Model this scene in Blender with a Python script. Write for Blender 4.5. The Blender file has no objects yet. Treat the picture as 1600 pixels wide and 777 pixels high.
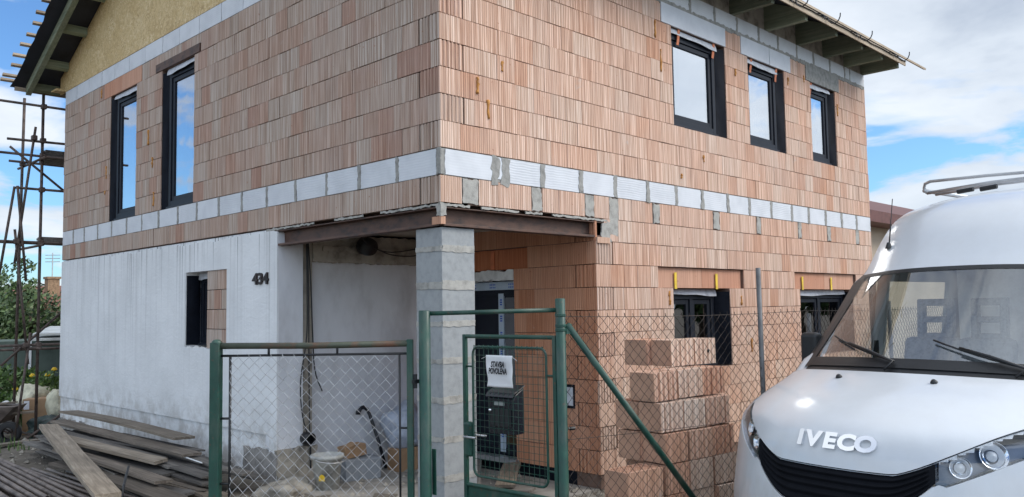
import bpy, bmesh, math, random
from mathutils import Vector, Matrix, Euler
random.seed(11)
scene = bpy.context.scene
COL = scene.collection
ZO = 3.15                      # measured heights are relative to the lower edge of the block belt; the yard lies 3.15 m below it
R = math.radians

# ------------------------------------------------------------------ helpers
class MB:
    """collects shapes and links them as ONE mesh object"""
    def __init__(s): s.v=[]; s.f=[]; s.t=[]; s.mi=[]; s.tone=0.5; s.m=0
    def add(s, vs, fs):
        o=len(s.v); s.v += [Vector(p) for p in vs]
        for f in fs: s.f.append([o+i for i in f]); s.t.append(s.tone); s.mi.append(s.m)
    def quad(s,a,b,c,d): s.add([a,b,c,d],[(0,1,2,3)])
    def box(s,x0,x1,y0,y1,z0,z1):
        x0,x1=min(x0,x1),max(x0,x1); y0,y1=min(y0,y1),max(y0,y1); z0,z1=min(z0,z1),max(z0,z1)
        s.add([(x0,y0,z0),(x1,y0,z0),(x1,y1,z0),(x0,y1,z0),(x0,y0,z1),(x1,y0,z1),(x1,y1,z1),(x0,y1,z1)],
              [(0,3,2,1),(4,5,6,7),(0,1,5,4),(1,2,6,5),(2,3,7,6),(3,0,4,7)])
    def obox(s,o,a,b,c):
        """box from corner o along the three edge vectors"""
        o,a,b,c=map(Vector,(o,a,b,c))
        s.add([o,o+a,o+a+b,o+b,o+c,o+a+c,o+a+b+c,o+b+c],[(0,3,2,1),(4,5,6,7),(0,1,5,4),(1,2,6,5),(2,3,7,6),(3,0,4,7)])
    def tube(s,pts,r,n=8,cap=True):
        pts=[Vector(p) for p in pts]; rings=[]
        rr = r if isinstance(r,(list,tuple)) else [r]*len(pts)
        prev=None
        for i,p in enumerate(pts):
            d=(pts[min(i+1,len(pts)-1)]-pts[max(i-1,0)]).normalized()
            if prev is None:
                ref=Vector((0,0,1)) if abs(d.z)<.9 else Vector((1,0,0))
                a=d.cross(ref).normalized()
            else:
                a=(prev-d*prev.dot(d))
                a=a.normalized() if a.length>1e-6 else d.orthogonal().normalized()
            prev=a; b=d.cross(a)
            rings.append([p+(a*math.cos(2*math.pi*k/n)+b*math.sin(2*math.pi*k/n))*rr[i] for k in range(n)])
        vs=[q for rg in rings for q in rg]; fs=[]
        for i in range(len(pts)-1):
            for k in range(n):
                fs.append((i*n+k,i*n+(k+1)%n,(i+1)*n+(k+1)%n,(i+1)*n+k))
        if cap: fs.append(tuple(range(n-1,-1,-1))); fs.append(tuple((len(pts)-1)*n+k for k in range(n)))
        s.add(vs,fs)
    def prism(s,poly,ext):
        """closed 3D polygon extruded by vector ext"""
        poly=[Vector(p) for p in poly]; e=Vector(ext); n=len(poly)
        s.add(poly+[p+e for p in poly],[tuple(range(n-1,-1,-1)),tuple(range(n,2*n))]+[(i,(i+1)%n,n+(i+1)%n,n+i) for i in range(n)])
    def grid(s,fn,nu,nv,skip=None):
        vs=[fn(i/nu,j/nv) for j in range(nv+1) for i in range(nu+1)]
        fs=[]
        for j in range(nv):
            for i in range(nu):
                if skip and skip((i+.5)/nu,(j+.5)/nv): continue
                a=j*(nu+1)+i; fs.append((a,a+1,a+nu+2,a+nu+1))
        s.add(vs,fs)
    def lathe(s,prof,c,n=20,axis=None):
        c=Vector(c); q=Matrix.Identity(3)
        if axis is not None: q=Vector((0,0,1)).rotation_difference(Vector(axis)).to_matrix()
        vs=[c+q@Vector((r*math.cos(2*math.pi*k/n),r*math.sin(2*math.pi*k/n),z)) for r,z in prof for k in range(n)]
        fs=[(i*n+k,i*n+(k+1)%n,(i+1)*n+(k+1)%n,(i+1)*n+k) for i in range(len(prof)-1) for k in range(n)]
        s.add(vs,fs)
    def build(s,name,mats,parent=None,local=False,smooth=False,fix=True,bevel=0):
        me=bpy.data.meshes.new(name)
        off=Vector((0,0,0)) if local else Vector((0,0,ZO))
        if parent is not None and not local: off-=wloc(parent)
        me.from_pydata([tuple(v+off) for v in s.v],[],s.f)
        if not isinstance(mats,(list,tuple)): mats=[mats]
        for m in mats: me.materials.append(m)
        at=me.attributes.new('tone','FLOAT','FACE')
        at.data.foreach_set('value',s.t); me.polygons.foreach_set('material_index',s.mi)
        if fix:
            bm=bmesh.new(); bm.from_mesh(me); bmesh.ops.recalc_face_normals(bm,faces=bm.faces); bm.to_mesh(me); bm.free()
        if smooth:
            me.polygons.foreach_set('use_smooth',[True]*len(me.polygons))
        me.update()
        o=bpy.data.objects.new(name,me); COL.objects.link(o)
        if parent is not None: o.parent=parent
        if bevel:
            b=o.modifiers.new('bevel','BEVEL'); b.width=bevel; b.segments=2; b.limit_method='ANGLE'
        return o
def wloc(o):
    l=Vector((0,0,0))
    while o is not None: l+=o.location; o=o.parent
    return l
def tag(o,label=None,cat=None,group=None,kind=None):
    if label: o['label']=label
    if cat: o['category']=cat
    if group: o['group']=group
    if kind: o['kind']=kind
    return o
def thing(name,label,cat,loc=(0,0,0),rot=None,group=None):
    o=bpy.data.objects.new(name,None); COL.objects.link(o)
    o.empty_display_size=.2
    o.location=Vector(loc)+Vector((0,0,ZO))
    if rot: o.rotation_euler=rot
    return tag(o,label,cat,group)
def copy_tree(o,parent=None):
    c=o.copy(); COL.objects.link(c)
    if parent is not None: c.parent=parent
    for ch in list(o.children): copy_tree(ch,c)
    return c
def text_mesh(body,size,extrude=.002,offset=0,shear=0,spacing=1.0,sx=1.0):
    cu=bpy.data.curves.new('lettering','FONT'); cu.body=body; cu.size=size; cu.extrude=extrude; cu.offset=offset; cu.shear=shear
    cu.space_character=spacing; cu.align_x='CENTER'; cu.align_y='CENTER'; cu.resolution_u=3
    o=bpy.data.objects.new('lettering',cu); COL.objects.link(o)
    bpy.context.view_layer.update()
    me=bpy.data.meshes.new_from_object(o.evaluated_get(bpy.context.evaluated_depsgraph_get()))
    bpy.data.objects.remove(o); bpy.data.curves.remove(cu)
    if sx!=1.0:
        for v in me.vertices: v.co.x*=sx
    return me
def put_text(name,me,mat,parent,origin,right,up,local=False):
    """lay lettering with its baseline along `right`"""
    r=Vector(right).normalized(); u=Vector(up).normalized(); n=r.cross(u)
    M=Matrix((r,u,n)).transposed()
    off=Vector(origin)+(Vector((0,0,0)) if local else Vector((0,0,ZO))-(wloc(parent) if parent else Vector((0,0,0))))
    for v in me.vertices: v.co=M@v.co+off
    me.materials.clear(); me.materials.append(mat)
    o=bpy.data.objects.new(name,me); COL.objects.link(o)
    if parent is not None: o.parent=parent
    return o

# ------------------------------------------------------------------ materials
def nt(name):
    m=bpy.data.materials.new(name); m.use_nodes=True; t=m.node_tree
    return m,t,t.nodes['Principled BSDF']
def N(t,k,**kw):
    n=t.nodes.new(k)
    for a,b in kw.items():
        if a in n.inputs: n.inputs[a].default_value=b
        else: setattr(n,a,b)
    return n
def ramp(t,fac,stops):
    r=t.nodes.new('ShaderNodeValToRGB'); cr=r.color_ramp
    while len(cr.elements)>1: cr.elements.remove(cr.elements[-1])
    for i,(p,c) in enumerate(stops):
        e=cr.elements[0] if i==0 else cr.elements.new(p)
        e.position=p; e.color=(*c,1) if len(c)==3 else c
    t.links.new(fac,r.inputs[0]); return r.outputs[0]
def mixc(t,fac,a,b,mode='MIX'):
    n=t.nodes.new('ShaderNodeMix'); n.data_type='RGBA'; n.blend_type=mode
    for s,k in ((fac,0),(a,6),(b,7)):
        if isinstance(s,(int,float)): n.inputs[k].default_value=s
        elif isinstance(s,tuple): n.inputs[k].default_value=(*s,1) if len(s)==3 else s
        else: t.links.new(s,n.inputs[k])
    return n.outputs[2]
def mth(t,op,a,b=None,clamp=False):
    n=t.nodes.new('ShaderNodeMath'); n.operation=op; n.use_clamp=clamp
    for s,k in ((a,0),(b,1)):
        if s is None: continue
        if isinstance(s,(int,float)): n.inputs[k].default_value=s
        else: t.links.new(s,n.inputs[k])
    return n.outputs[0]
def coord(t,scale=(1,1,1),off=None):
    tc=t.nodes.new('ShaderNodeTexCoord'); mp=t.nodes.new('ShaderNodeMapping'); mp.inputs['Scale'].default_value=scale
    t.links.new(tc.outputs['Object'],mp.inputs[0])
    if off is not None: t.links.new(off,mp.inputs['Location'])
    return mp.outputs[0]
def noise(t,vec,scale=5,detail=4,rough=.55,dist=0):
    n=t.nodes.new('ShaderNodeTexNoise'); n.inputs['Scale'].default_value=scale; n.inputs['Detail'].default_value=detail
    n.inputs['Roughness'].default_value=rough; n.inputs['Distortion'].default_value=dist
    t.links.new(vec,n.inputs['Vector']); return n.outputs[0]
def bump(t,bs,h,strength=.3,dist=.01):
    b=t.nodes.new('ShaderNodeBump'); b.inputs['Strength'].default_value=strength; b.inputs['Distance'].default_value=dist
    t.links.new(h,b.inputs['Height']); t.links.new(b.outputs[0],bs.inputs['Normal'])
def tone(t):
    a=t.nodes.new('ShaderNodeAttribute'); a.attribute_name='tone'; return a.outputs['Fac']

def simple(name,c,rough=.6,metal=0,var=.15,scale=8,bmp=.15,dark=None,stretch=(1,1,1),spec=.5,coat=0):
    """base colour with a mottled variation and a fine bump"""
    m,t,b=nt(name); v=coord(t,stretch); n=noise(t,v,scale,6,.6)
    c2=dark or tuple(x*(1-var*2) for x in c); c1=tuple(min(1,x*(1+var)) for x in c)
    t.links.new(ramp(t,n,[(.3,c2),(.52,c),(.75,c1)]),b.inputs['Base Color'])
    b.inputs['Roughness'].default_value=rough; b.inputs['Metallic'].default_value=metal
    b.inputs['Specular IOR Level'].default_value=spec; b.inputs['Coat Weight'].default_value=coat
    if bmp: bump(t,b,noise(t,v,scale*6,4),bmp,.004)
    return m

def brick_mat(name,stops,ribs=True,streak=.5,weather=.25):
    m,t,b=nt(name); tn=tone(t)
    sc=N(t,'ShaderNodeCombineXYZ'); 
    for k in range(3): t.links.new(mth(t,'MULTIPLY',tn,(37.,53.,91.)[k]),sc.inputs[k])
    tc=t.nodes.new('ShaderNodeTexCoord'); sp=N(t,'ShaderNodeSeparateXYZ'); t.links.new(tc.outputs['Object'],sp.inputs[0])
    xy=mth(t,'ADD',sp.outputs[0],sp.outputs[1])
    v=coord(t,(70,70,.9),sc.outputs[0])
    st=noise(t,v,1,3,.7)                                # scratches running up each block
    base=ramp(t,tn,stops)
    lt=ramp(t,st,[(.33,(.52,.44,.40)),(.45,(.86,.82,.80)),(.53,(1.04,1.06,1.08)),(.60,(1.45,1.66,1.82))])
    c=mixc(t,streak,base,mixc(t,1.0,base,lt,'MULTIPLY'))
    if ribs:
        w=mth(t,'SINE',mth(t,'MULTIPLY',xy,2*math.pi/.0272))
        grv=mth(t,'MULTIPLY_ADD',w,.5); t.nodes[-1].inputs[2].default_value=.5
        c=mixc(t,mth(t,'MULTIPLY',mth(t,'POWER',mth(t,'SUBTRACT',1,grv),2.0),.42),c,mixc(t,1.0,c,(.62,.50,.44),'MULTIPLY'))
    big=noise(t,coord(t,(1,1,1)),.9,5,.6)
    c=mixc(t,mth(t,'MULTIPLY',ramp(t,big,[(.42,(0,0,0)),(.7,(1,1,1))]),weather),c,(.50,.44,.40))
    chip=noise(t,coord(t),19,3,.6); c=mixc(t,mth(t,'MULTIPLY',ramp(t,chip,[(.69,(0,0,0)),(.72,(1,1,1))]),.7),c,(.30,.13,.075))
    smear=noise(t,coord(t),4.2,6,.7,.6); c=mixc(t,mth(t,'MULTIPLY',ramp(t,smear,[(.64,(0,0,0)),(.72,(1,1,1))]),.42),c,(.47,.45,.42))
    t.links.new(c,b.inputs['Base Color']); b.inputs['Roughness'].default_value=.9; b.inputs['Specular IOR Level'].default_value=.2
    if ribs: bump(t,b,mth(t,'ADD',grv,mth(t,'MULTIPLY',st,.8)),.6,.006)
    else: bump(t,b,st,.3,.004)
    return m
M={}
M['brick_right']=brick_mat('clay_block_warm',[(0,(.55,.31,.205)),(.25,(.60,.375,.27)),(.5,(.61,.40,.295)),(.8,(.61,.44,.34)),(1,(.56,.33,.23))],streak=.75,weather=.25)
M['brick_left']=brick_mat('clay_block_weathered_shaded',[(0,(.40,.23,.165)),(.2,(.44,.295,.225)),(.5,(.45,.335,.265)),(.8,(.45,.36,.295)),(1,(.39,.23,.17))],streak=.72,weather=.25)  # slight weathering, plus the dimmer light on the left front painted into the clay
M['brick_smooth']=brick_mat('clay_block_smooth',[(0,(.46,.24,.15)),(.4,(.55,.32,.21)),(.7,(.57,.37,.26)),(1,(.52,.29,.19))],ribs=False,streak=.35,weather=.2)
M['brick_red']=brick_mat('clay_red',[(0,(.42,.13,.06)),(1,(.5,.19,.09))],ribs=False,streak=.3,weather=.05)
M['brick_porch']=brick_mat('clay_block_porch',[(0,(.40,.165,.085)),(.3,(.50,.235,.135)),(.7,(.52,.265,.16)),(1,(.46,.20,.11))],ribs=True,streak=.3,weather=.1)  # darker and more orange than the outer front blocks
M['block_end_shade']=simple('clay_block_end_shaded',(.47,.28,.19),.92,var=.15,scale=5,bmp=.3)  # smooth brown clay, darkened further as painted shade for the left-facing end
M['post_grey']=simple('grey_post',(.13,.135,.14),.55,.3,var=.2,bmp=.1)
M['brick_lintel']=brick_mat('clay_lintel',[(0,(.50,.25,.16)),(1,(.56,.33,.23))],ribs=False,streak=.35,weather=.1)
M['brick_pile']=brick_mat('clay_block_loose',[(0,(.66,.36,.235)),(.3,(.74,.47,.335)),(.6,(.77,.54,.41)),(.85,(.77,.60,.48)),(1,(.70,.41,.28))],ribs=True,streak=.55,weather=.35)
M['joint']=simple('joint_mortar_dark',(.16,.10,.075),.95,var=.2)  # dark mortar-coloured backing showing between the blocks
M['mortar']=simple('mortar',(.30,.295,.275),.95,var=.18,scale=14,bmp=.6)
M['mortar_pale']=simple('mortar_pale',(.37,.36,.33),.95,var=.18,scale=12,bmp=.7)
def ytong_mat():
    m,t,b=nt('aerated_block'); tn=tone(t)
    tc=t.nodes.new('ShaderNodeTexCoord'); sp=N(t,'ShaderNodeSeparateXYZ'); t.links.new(tc.outputs['Object'],sp.inputs[0])
    n=noise(t,coord(t),3.5,5); wob=noise(t,coord(t,(1,1,.4)),5,2)
    w=mth(t,'SINE',mth(t,'ADD',mth(t,'MULTIPLY',sp.outputs[2],2*math.pi/.026),mth(t,'MULTIPLY',wob,9)))
    c=mixc(t,mth(t,'MULTIPLY',mth(t,'GREATER_THAN',tn,.45),mth(t,'MULTIPLY_ADD',w,.06)),ramp(t,n,[(.3,(.56,.58,.61)),(.6,(.65,.67,.70))]),(.42,.44,.48))
    for nd in t.nodes:
        if nd.type=='MATH' and nd.operation=='MULTIPLY_ADD': nd.inputs[2].default_value=.06
    t.links.new(c,b.inputs['Base Color']); b.inputs['Roughness'].default_value=.9
    bump(t,b,mth(t,'MULTIPLY',w,tn),.2,.004); return m
M['ytong']=ytong_mat()
def plaster_mat():
    m,t,b=nt('white_plaster')
    n=noise(t,coord(t),1.3,6,.6); c=ramp(t,n,[(.3,(.65,.66,.665)),(.65,(.765,.775,.78))])
    run=noise(t,coord(t,(6.5,6.5,.14)),1.6,4,.6)            # rain runs
    tc=t.nodes.new('ShaderNodeTexCoord'); sp=N(t,'ShaderNodeSeparateXYZ'); t.links.new(tc.outputs['Object'],sp.inputs[0])
    top=ramp(t,mth(t,'MULTIPLY',mth(t,'ADD',sp.outputs[2],-.4),.42),[(.0,(.0,0,0)),(.4,(.12,.12,.12)),(.75,(.38,.38,.38)),(.93,(.6,.6,.6)),(1,(1,1,1))])
    f=mth(t,'MULTIPLY',ramp(t,run,[(.54,(0,0,0)),(.64,(.5,.5,.5)),(.72,(1,1,1))]),top)
    c=mixc(t,mth(t,'MULTIPLY',f,.62),c,(.30,.29,.28))
    hair=noise(t,coord(t,(30,30,.16)),1.0,3,.6)
    c=mixc(t,mth(t,'MULTIPLY',mth(t,'MULTIPLY',ramp(t,hair,[(.60,(0,0,0)),(.645,(1,1,1))]),top),.85),c,(.2,.2,.2))
    blot=noise(t,coord(t),4,5,.65)
    low=ramp(t,sp.outputs[2],[(.0,(1,1,1)),(.55,(.55,.55,.55)),(.95,(0,0,0))])
    c=mixc(t,mth(t,'MULTIPLY',mth(t,'MULTIPLY',low,ramp(t,blot,[(.42,(0,0,0)),(.60,(1,1,1))])),.85),c,(.33,.30,.26))
    t.links.new(c,b.inputs['Base Color']); b.inputs['Roughness'].default_value=.85
    bump(t,b,mth(t,'ADD',noise(t,coord(t),22,5),mth(t,'MULTIPLY',noise(t,coord(t,(1,1,2.2)),5,3,.5,1.5),1.2)),.35,.01); return m
M['plaster']=plaster_mat()
M['plaster_porch']=simple('porch_plaster',(.66,.67,.69),.85,var=.10,scale=2.2,bmp=.2,dark=(.5,.5,.51),stretch=(1,1,.5))
M['concrete']=simple('rough_concrete',(.27,.255,.235),.95,var=.25,scale=7,bmp=.8)
M['concrete_warm']=simple('dirty_concrete',(.36,.325,.27),.95,var=.3,scale=5,bmp=.6)
M['grey_block']=simple('grey_concrete_block',(.31,.325,.33),.92,var=.08,scale=16,bmp=.45)
M['steel']=simple('rusty_steel',(.105,.058,.042),.65,.15,var=.3,scale=6,bmp=.3,dark=(.04,.03,.028),stretch=(1,1,2))
M['navy']=simple('anthracite_frame',(.011,.014,.022),.5,var=.1,bmp=0,spec=.22)
M['membrane']=simple('black_membrane',(.006,.008,.014),.7,var=.2,scale=10,bmp=.4,spec=.12)
M['film']=simple('grey_sealing_film',(.50,.52,.56),.45,var=.12,scale=14,bmp=.5)
M['orange']=simple('orange_strap',(.62,.19,.08),.6,var=.15)
M['yellow']=simple('yellow_strap',(.75,.52,.05),.6,var=.15)
M['foam']=simple('expanding_foam',(.52,.24,.06),.8,var=.25,scale=20,bmp=.6)
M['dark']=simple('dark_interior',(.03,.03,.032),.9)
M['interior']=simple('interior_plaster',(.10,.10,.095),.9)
def osb_mat():
    m,t,b=nt('strand_board')
    v=coord(t,(1,1,1)); vo=t.nodes.new('ShaderNodeTexVoronoi'); vo.inputs['Scale'].default_value=8.5; vo.inputs['Randomness'].default_value=1
    n2=noise(t,v,9,3); wv=N(t,'ShaderNodeVectorMath',operation='ADD'); t.links.new(v,wv.inputs[0])
    nv=t.nodes.new('ShaderNodeTexNoise'); nv.inputs['Scale'].default_value=14; t.links.new(v,nv.inputs['Vector']); t.links.new(nv.outputs[1],wv.inputs[1]); t.links.new(wv.outputs[0],vo.inputs['Vector'])
    g=N(t,'ShaderNodeSeparateXYZ'); t.links.new(vo.outputs['Color'],g.inputs[0])
    c=ramp(t,g.outputs[0],[(0,(.42,.28,.115)),(.35,(.56,.40,.18)),(.7,(.64,.48,.24)),(1,(.78,.64,.39))])
    c=mixc(t,.3,c,ramp(t,n2,[(.3,(.35,.22,.09)),(.7,(.6,.43,.2))]))
    t.links.new(c,b.inputs['Base Color']); b.inputs['Roughness'].default_value=.7; bump(t,b,g.outputs[0],.25,.003); return m
M['osb']=osb_mat()
def wood_mat(name,a,bc,c3,rough=.85,axis=1,knots=True):
    m,t,b=nt(name); s=[22,22,22]; s[axis]=1.1
    n=noise(t,coord(t,tuple(s)),1,5,.6,1.2); n2=noise(t,coord(t),2.2,5,.6)
    c=ramp(t,n,[(.28,a),(.5,bc),(.72,c3)])
    c=mixc(t,mth(t,'MULTIPLY',ramp(t,n2,[(.45,(0,0,0)),(.7,(1,1,1))]),.5),c,tuple(x*.55 for x in bc))
    tn=tone(t); c=mixc(t,1.0,c,ramp(t,tn,[(0,(.6,.58,.56)),(1,(1.25,1.22,1.18))]),'MULTIPLY')
    t.links.new(c,b.inputs['Base Color']); b.inputs['Roughness'].default_value=rough; bump(t,b,n,.4,.004); return m
M['rafter']=wood_mat('green_treated_timber',(.12,.145,.095),(.20,.235,.155),(.28,.30,.21),axis=0)
M['rafter_v']=wood_mat('green_treated_timber_tail',(.12,.145,.10),(.19,.22,.155),(.26,.28,.21),axis=1)
M['batten']=wood_mat('roof_batten',(.30,.23,.16),(.44,.36,.27),(.54,.46,.36),axis=0)
M['plank']=wood_mat('weathered_plank',(.075,.06,.048),(.15,.125,.10),(.25,.21,.175),axis=1)
M['plank_pale']=wood_mat('pale_plank',(.13,.105,.08),(.24,.20,.155),(.36,.31,.25),axis=1)
M['plank_grey']=wood_mat('grey_plank',(.065,.06,.055),(.13,.12,.11),(.21,.20,.185),axis=1)
M['foil']=simple('roof_underlay',(.013,.016,.026),.6,var=.3,scale=3,bmp=.3)
def green_mat():
    m,t,b=nt('green_paint_worn'); n=noise(t,coord(t),9,6,.6); c=ramp(t,n,[(.3,(.008,.040,.030)),(.55,(.010,.060,.042)),(.75,(.018,.078,.055))])
    r=noise(t,coord(t),26,7,.7); k=ramp(t,r,[(.60,(0,0,0)),(.66,(1,1,1))]); c=mixc(t,mth(t,'MULTIPLY',k,.75),c,(.09,.045,.025))
    d=noise(t,coord(t,(1,1,.35)),6,5,.6); c=mixc(t,mth(t,'MULTIPLY',ramp(t,d,[(.5,(0,0,0)),(.75,(1,1,1))]),.35),c,(.16,.16,.13))
    t.links.new(c,b.inputs['Base Color']); t.links.new(ramp(t,n,[(.3,(.35,.35,.35)),(.7,(.6,.6,.6))]),b.inputs['Roughness']); bump(t,b,mth(t,'ADD',r,n),.15,.003); return m
M['green']=green_mat()
M['green_rust']=simple('green_paint_rusting',(.055,.065,.045),.6,.1,var=.4,scale=7,bmp=.3,dark=(.13,.06,.035))
M['zinc']=simple('galvanised_wire',(.50,.50,.50),.42,.6,var=.15,bmp=0)
M['wire_old']=simple('old_wire',(.065,.052,.045),.6,.5,var=.3,bmp=0)
M['black']=simple('black_plastic',(.012,.013,.015),.45,var=.2,bmp=.1)
M['black_gloss']=simple('black_enamel',(.012,.014,.02),.25,var=.2,bmp=.08)
M['tube']=simple('scaffold_tube_metal',(.11,.08,.066),.6,.3,var=.4,scale=9,bmp=.3,dark=(.03,.022,.02))
M['pipe']=simple('old_steel_pipe',(.21,.17,.145),.6,.35,var=.35,scale=5,bmp=.25,dark=(.065,.048,.04))
M['paper']=simple('paper',(.78,.78,.79),.7,var=.05,scale=3,bmp=.3)
M['ink']=simple('ink',(.02,.02,.025),.6,bmp=0)
M['blue_ink']=simple('blue_print',(.05,.12,.5),.6,bmp=0)
M['tape']=simple('protective_tape',(.42,.50,.58),.4,var=.06,bmp=.1)
M['white_plastic']=simple('white_plastic',(.72,.73,.72),.45,var=.06,scale=5,bmp=.1)
M['cardboard']=simple('cardboard',(.36,.225,.125),.85,var=.12,scale=4,bmp=.15)
M['bag_white']=simple('white_sack',(.68,.68,.66),.5,var=.15,scale=6,bmp=.5)
M['bag_yellow']=simple('yellow_sack',(.60,.57,.42),.6,var=.2,scale=6,bmp=.5)
M['tarp']=simple('dark_green_tarp',(.035,.06,.055),.5,var=.3,scale=5,bmp=.6)
M['bag_clear']=simple('plastic_bag',(.36,.40,.47),.3,var=.2,scale=7,bmp=.8)
M['styrofoam']=simple('grey_foam_block',(.25,.27,.29),.85,var=.08,scale=12,bmp=.3)
M['number']=simple('rusted_number',(.032,.02,.018),.55,.3,var=.3,bmp=.3)
def pane_mat(name,refl,tint,rough=.005):
    m=bpy.data.materials.new(name); m.use_nodes=True; t=m.node_tree; t.nodes.remove(t.nodes['Principled BSDF'])
    out=t.nodes['Material Output']
    tr=N(t,'ShaderNodeBsdfTransparent'); tr.inputs[0].default_value=(*tint,1)
    nz=t.nodes.new('ShaderNodeBump'); nz.inputs['Strength'].default_value=.06; nz.inputs['Distance'].default_value=.05; t.links.new(noise(t,coord(t),1.7,2,.4),nz.inputs['Height'])
    gl=N(t,'ShaderNodeBsdfGlossy'); t.links.new(nz.outputs[0],gl.inputs['Normal']); gl.inputs[0].default_value=(.95,.97,1,1); gl.inputs['Roughness'].default_value=rough
    lw=N(t,'ShaderNodeLayerWeight'); lw.inputs[0].default_value=.5
    f=mth(t,'ADD',mth(t,'MULTIPLY',mth(t,'POWER',lw.outputs['Facing'],5.0),.9),refl+.05,True)
    mx=N(t,'ShaderNodeMixShader'); t.links.new(f,mx.inputs[0]); t.links.new(tr.outputs[0],mx.inputs[1]); t.links.new(gl.outputs[0],mx.inputs[2])
    t.links.new(mx.outputs[0],out.inputs[0]); return m
M['pane']=pane_mat('coated_window_glass',.42,(.45,.48,.5))
M['pane_dark']=pane_mat('window_glass',.15,(.16,.18,.19))
M['screen']=pane_mat('windscreen_glass',.16,(.84,.88,.87))
M['lens']=pane_mat('headlight_lens',.0,(.86,.88,.9))
M['grille_black']=simple('grille_plastic',(.008,.009,.012),.75,var=.1,bmp=.05,spec=.08)
M['bucket_white']=simple('dirty_bucket_plastic',(.42,.42,.39),.55,var=.3,scale=6,bmp=.1)
M['lamp_bowl']=simple('lamp_housing',(.20,.21,.23),.3,.5,var=.1,bmp=0)
def paint_mat():
    m,t,b=nt('white_van_paint'); n=noise(t,coord(t),1.5,4)
    tc=t.nodes.new('ShaderNodeTexCoord'); sp=N(t,'ShaderNodeSeparateXYZ'); t.links.new(tc.outputs['Object'],sp.inputs[0])
    d2=noise(t,coord(t,(3,3,1.2)),3,6,.7); lowf=ramp(t,sp.outputs[2],[(.35,(.75,.75,.75)),(.8,(.22,.22,.22)),(1.0,(.08,.08,.08))])
    t.links.new(mixc(t,mth(t,'MULTIPLY',lowf,ramp(t,d2,[(.35,(0,0,0)),(.65,(1,1,1))])),ramp(t,n,[(.3,(.58,.605,.635)),(.7,(.62,.645,.67))]),(.36,.33,.29)),b.inputs['Base Color'])
    dn=noise(t,coord(t,(1,1,1)),7,6,.7); b.inputs['Coat Weight'].default_value=.8; t.links.new(ramp(t,dn,[(.35,(.09,.09,.09)),(.7,(.17,.17,.17))]),b.inputs['Coat Roughness']); b.inputs['Roughness'].default_value=.38
    return m
M['paint']=paint_mat()
M['chrome']=simple('chrome',(.82,.83,.85),.08,1,var=.02,bmp=0)
M['badge_chrome']=simple('badge_chrome',(.80,.81,.83),.06,1,var=.02,bmp=0)
M['alu']=simple('aluminium_bar',(.48,.49,.50),.35,.7,var=.1,bmp=0)
M['rubber']=simple('tyre_rubber',(.018,.018,.018),.8,var=.2)
M['cab_grey']=simple('cab_plastic',(.24,.26,.25),.7,var=.1,bmp=.1)
M['cab_light']=simple('cab_lining',(.8,.8,.8),.8,var=.1,bmp=.1)
M['seat_cloth']=simple('seat_cloth',(.26,.27,.29),.9,var=.2,scale=30,bmp=.2)
M['number_plate']=simple('plate_white',(.75,.75,.74),.4,bmp=0)
def ground_mat(name,a,b_,c3,scale=3,bm=1.0):
    m,t,b=nt(name); n=noise(t,coord(t),scale,8,.65); n2=noise(t,coord(t),scale*9,6,.7)
    c=mixc(t,.45,ramp(t,n,[(.3,a),(.5,b_),(.7,c3)]),ramp(t,n2,[(.35,a),(.5,b_),(.7,c3)]))
    t.links.new(c,b.inputs['Base Color']); b.inputs['Roughness'].default_value=.95; bump(t,b,n2,bm,.02); return m
M['soil']=ground_mat('trodden_soil',(.085,.07,.052),(.165,.14,.11),(.27,.24,.20))
M['asphalt']=ground_mat('asphalt',(.038,.038,.038),(.055,.055,.054),(.075,.075,.073),6,.4)
M['kerb']=simple('kerb_concrete',(.30,.295,.28),.9,var=.15,bmp=.4)
M['slab']=simple('slab_concrete',(.30,.28,.25),.93,var=.25,scale=3,bmp=.5)
def leaf_mat(name,stops):
    m,t,b=nt(name); t.links.new(ramp(t,tone(t),stops),b.inputs['Base Color']); b.inputs['Roughness'].default_value=.55
    b.inputs['Transmission Weight'].default_value=0
    return m
M['leaf']=leaf_mat('leaf_green',[(0,(.022,.045,.014)),(.5,(.05,.095,.028)),(.85,(.085,.14,.045)),(1,(.13,.17,.075))])
M['leaf_light']=leaf_mat('leaf_light_green',[(0,(.04,.08,.02)),(.5,(.08,.15,.03)),(1,(.15,.22,.06))])
M['petal']=simple('yellow_petal',(.80,.52,.02),.6,bmp=0)
M['bark']=simple('bark',(.10,.075,.055),.9,var=.3,bmp=.7)
M['render_cream']=simple('cream_render',(.55,.45,.34),.9,var=.06,scale=2,bmp=.2)
M['roof_brown']=simple('brown_roof_edge',(.13,.045,.035),.6,var=.2)
M['tile_red']=simple('old_red_tiles',(.22,.10,.07),.85,var=.3,scale=14,bmp=.6)
M['chimney_brick']=simple('chimney_brick',(.30,.20,.12),.9,var=.25,scale=12,bmp=.4)
M['greenhouse']=simple('green_shade_net',(.075,.105,.085),.7,var=.15,scale=3,bmp=.2)
M['polycarb']=simple('pale_sheet_roof',(.45,.47,.46),.5,var=.15,scale=3,bmp=.2)

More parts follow.
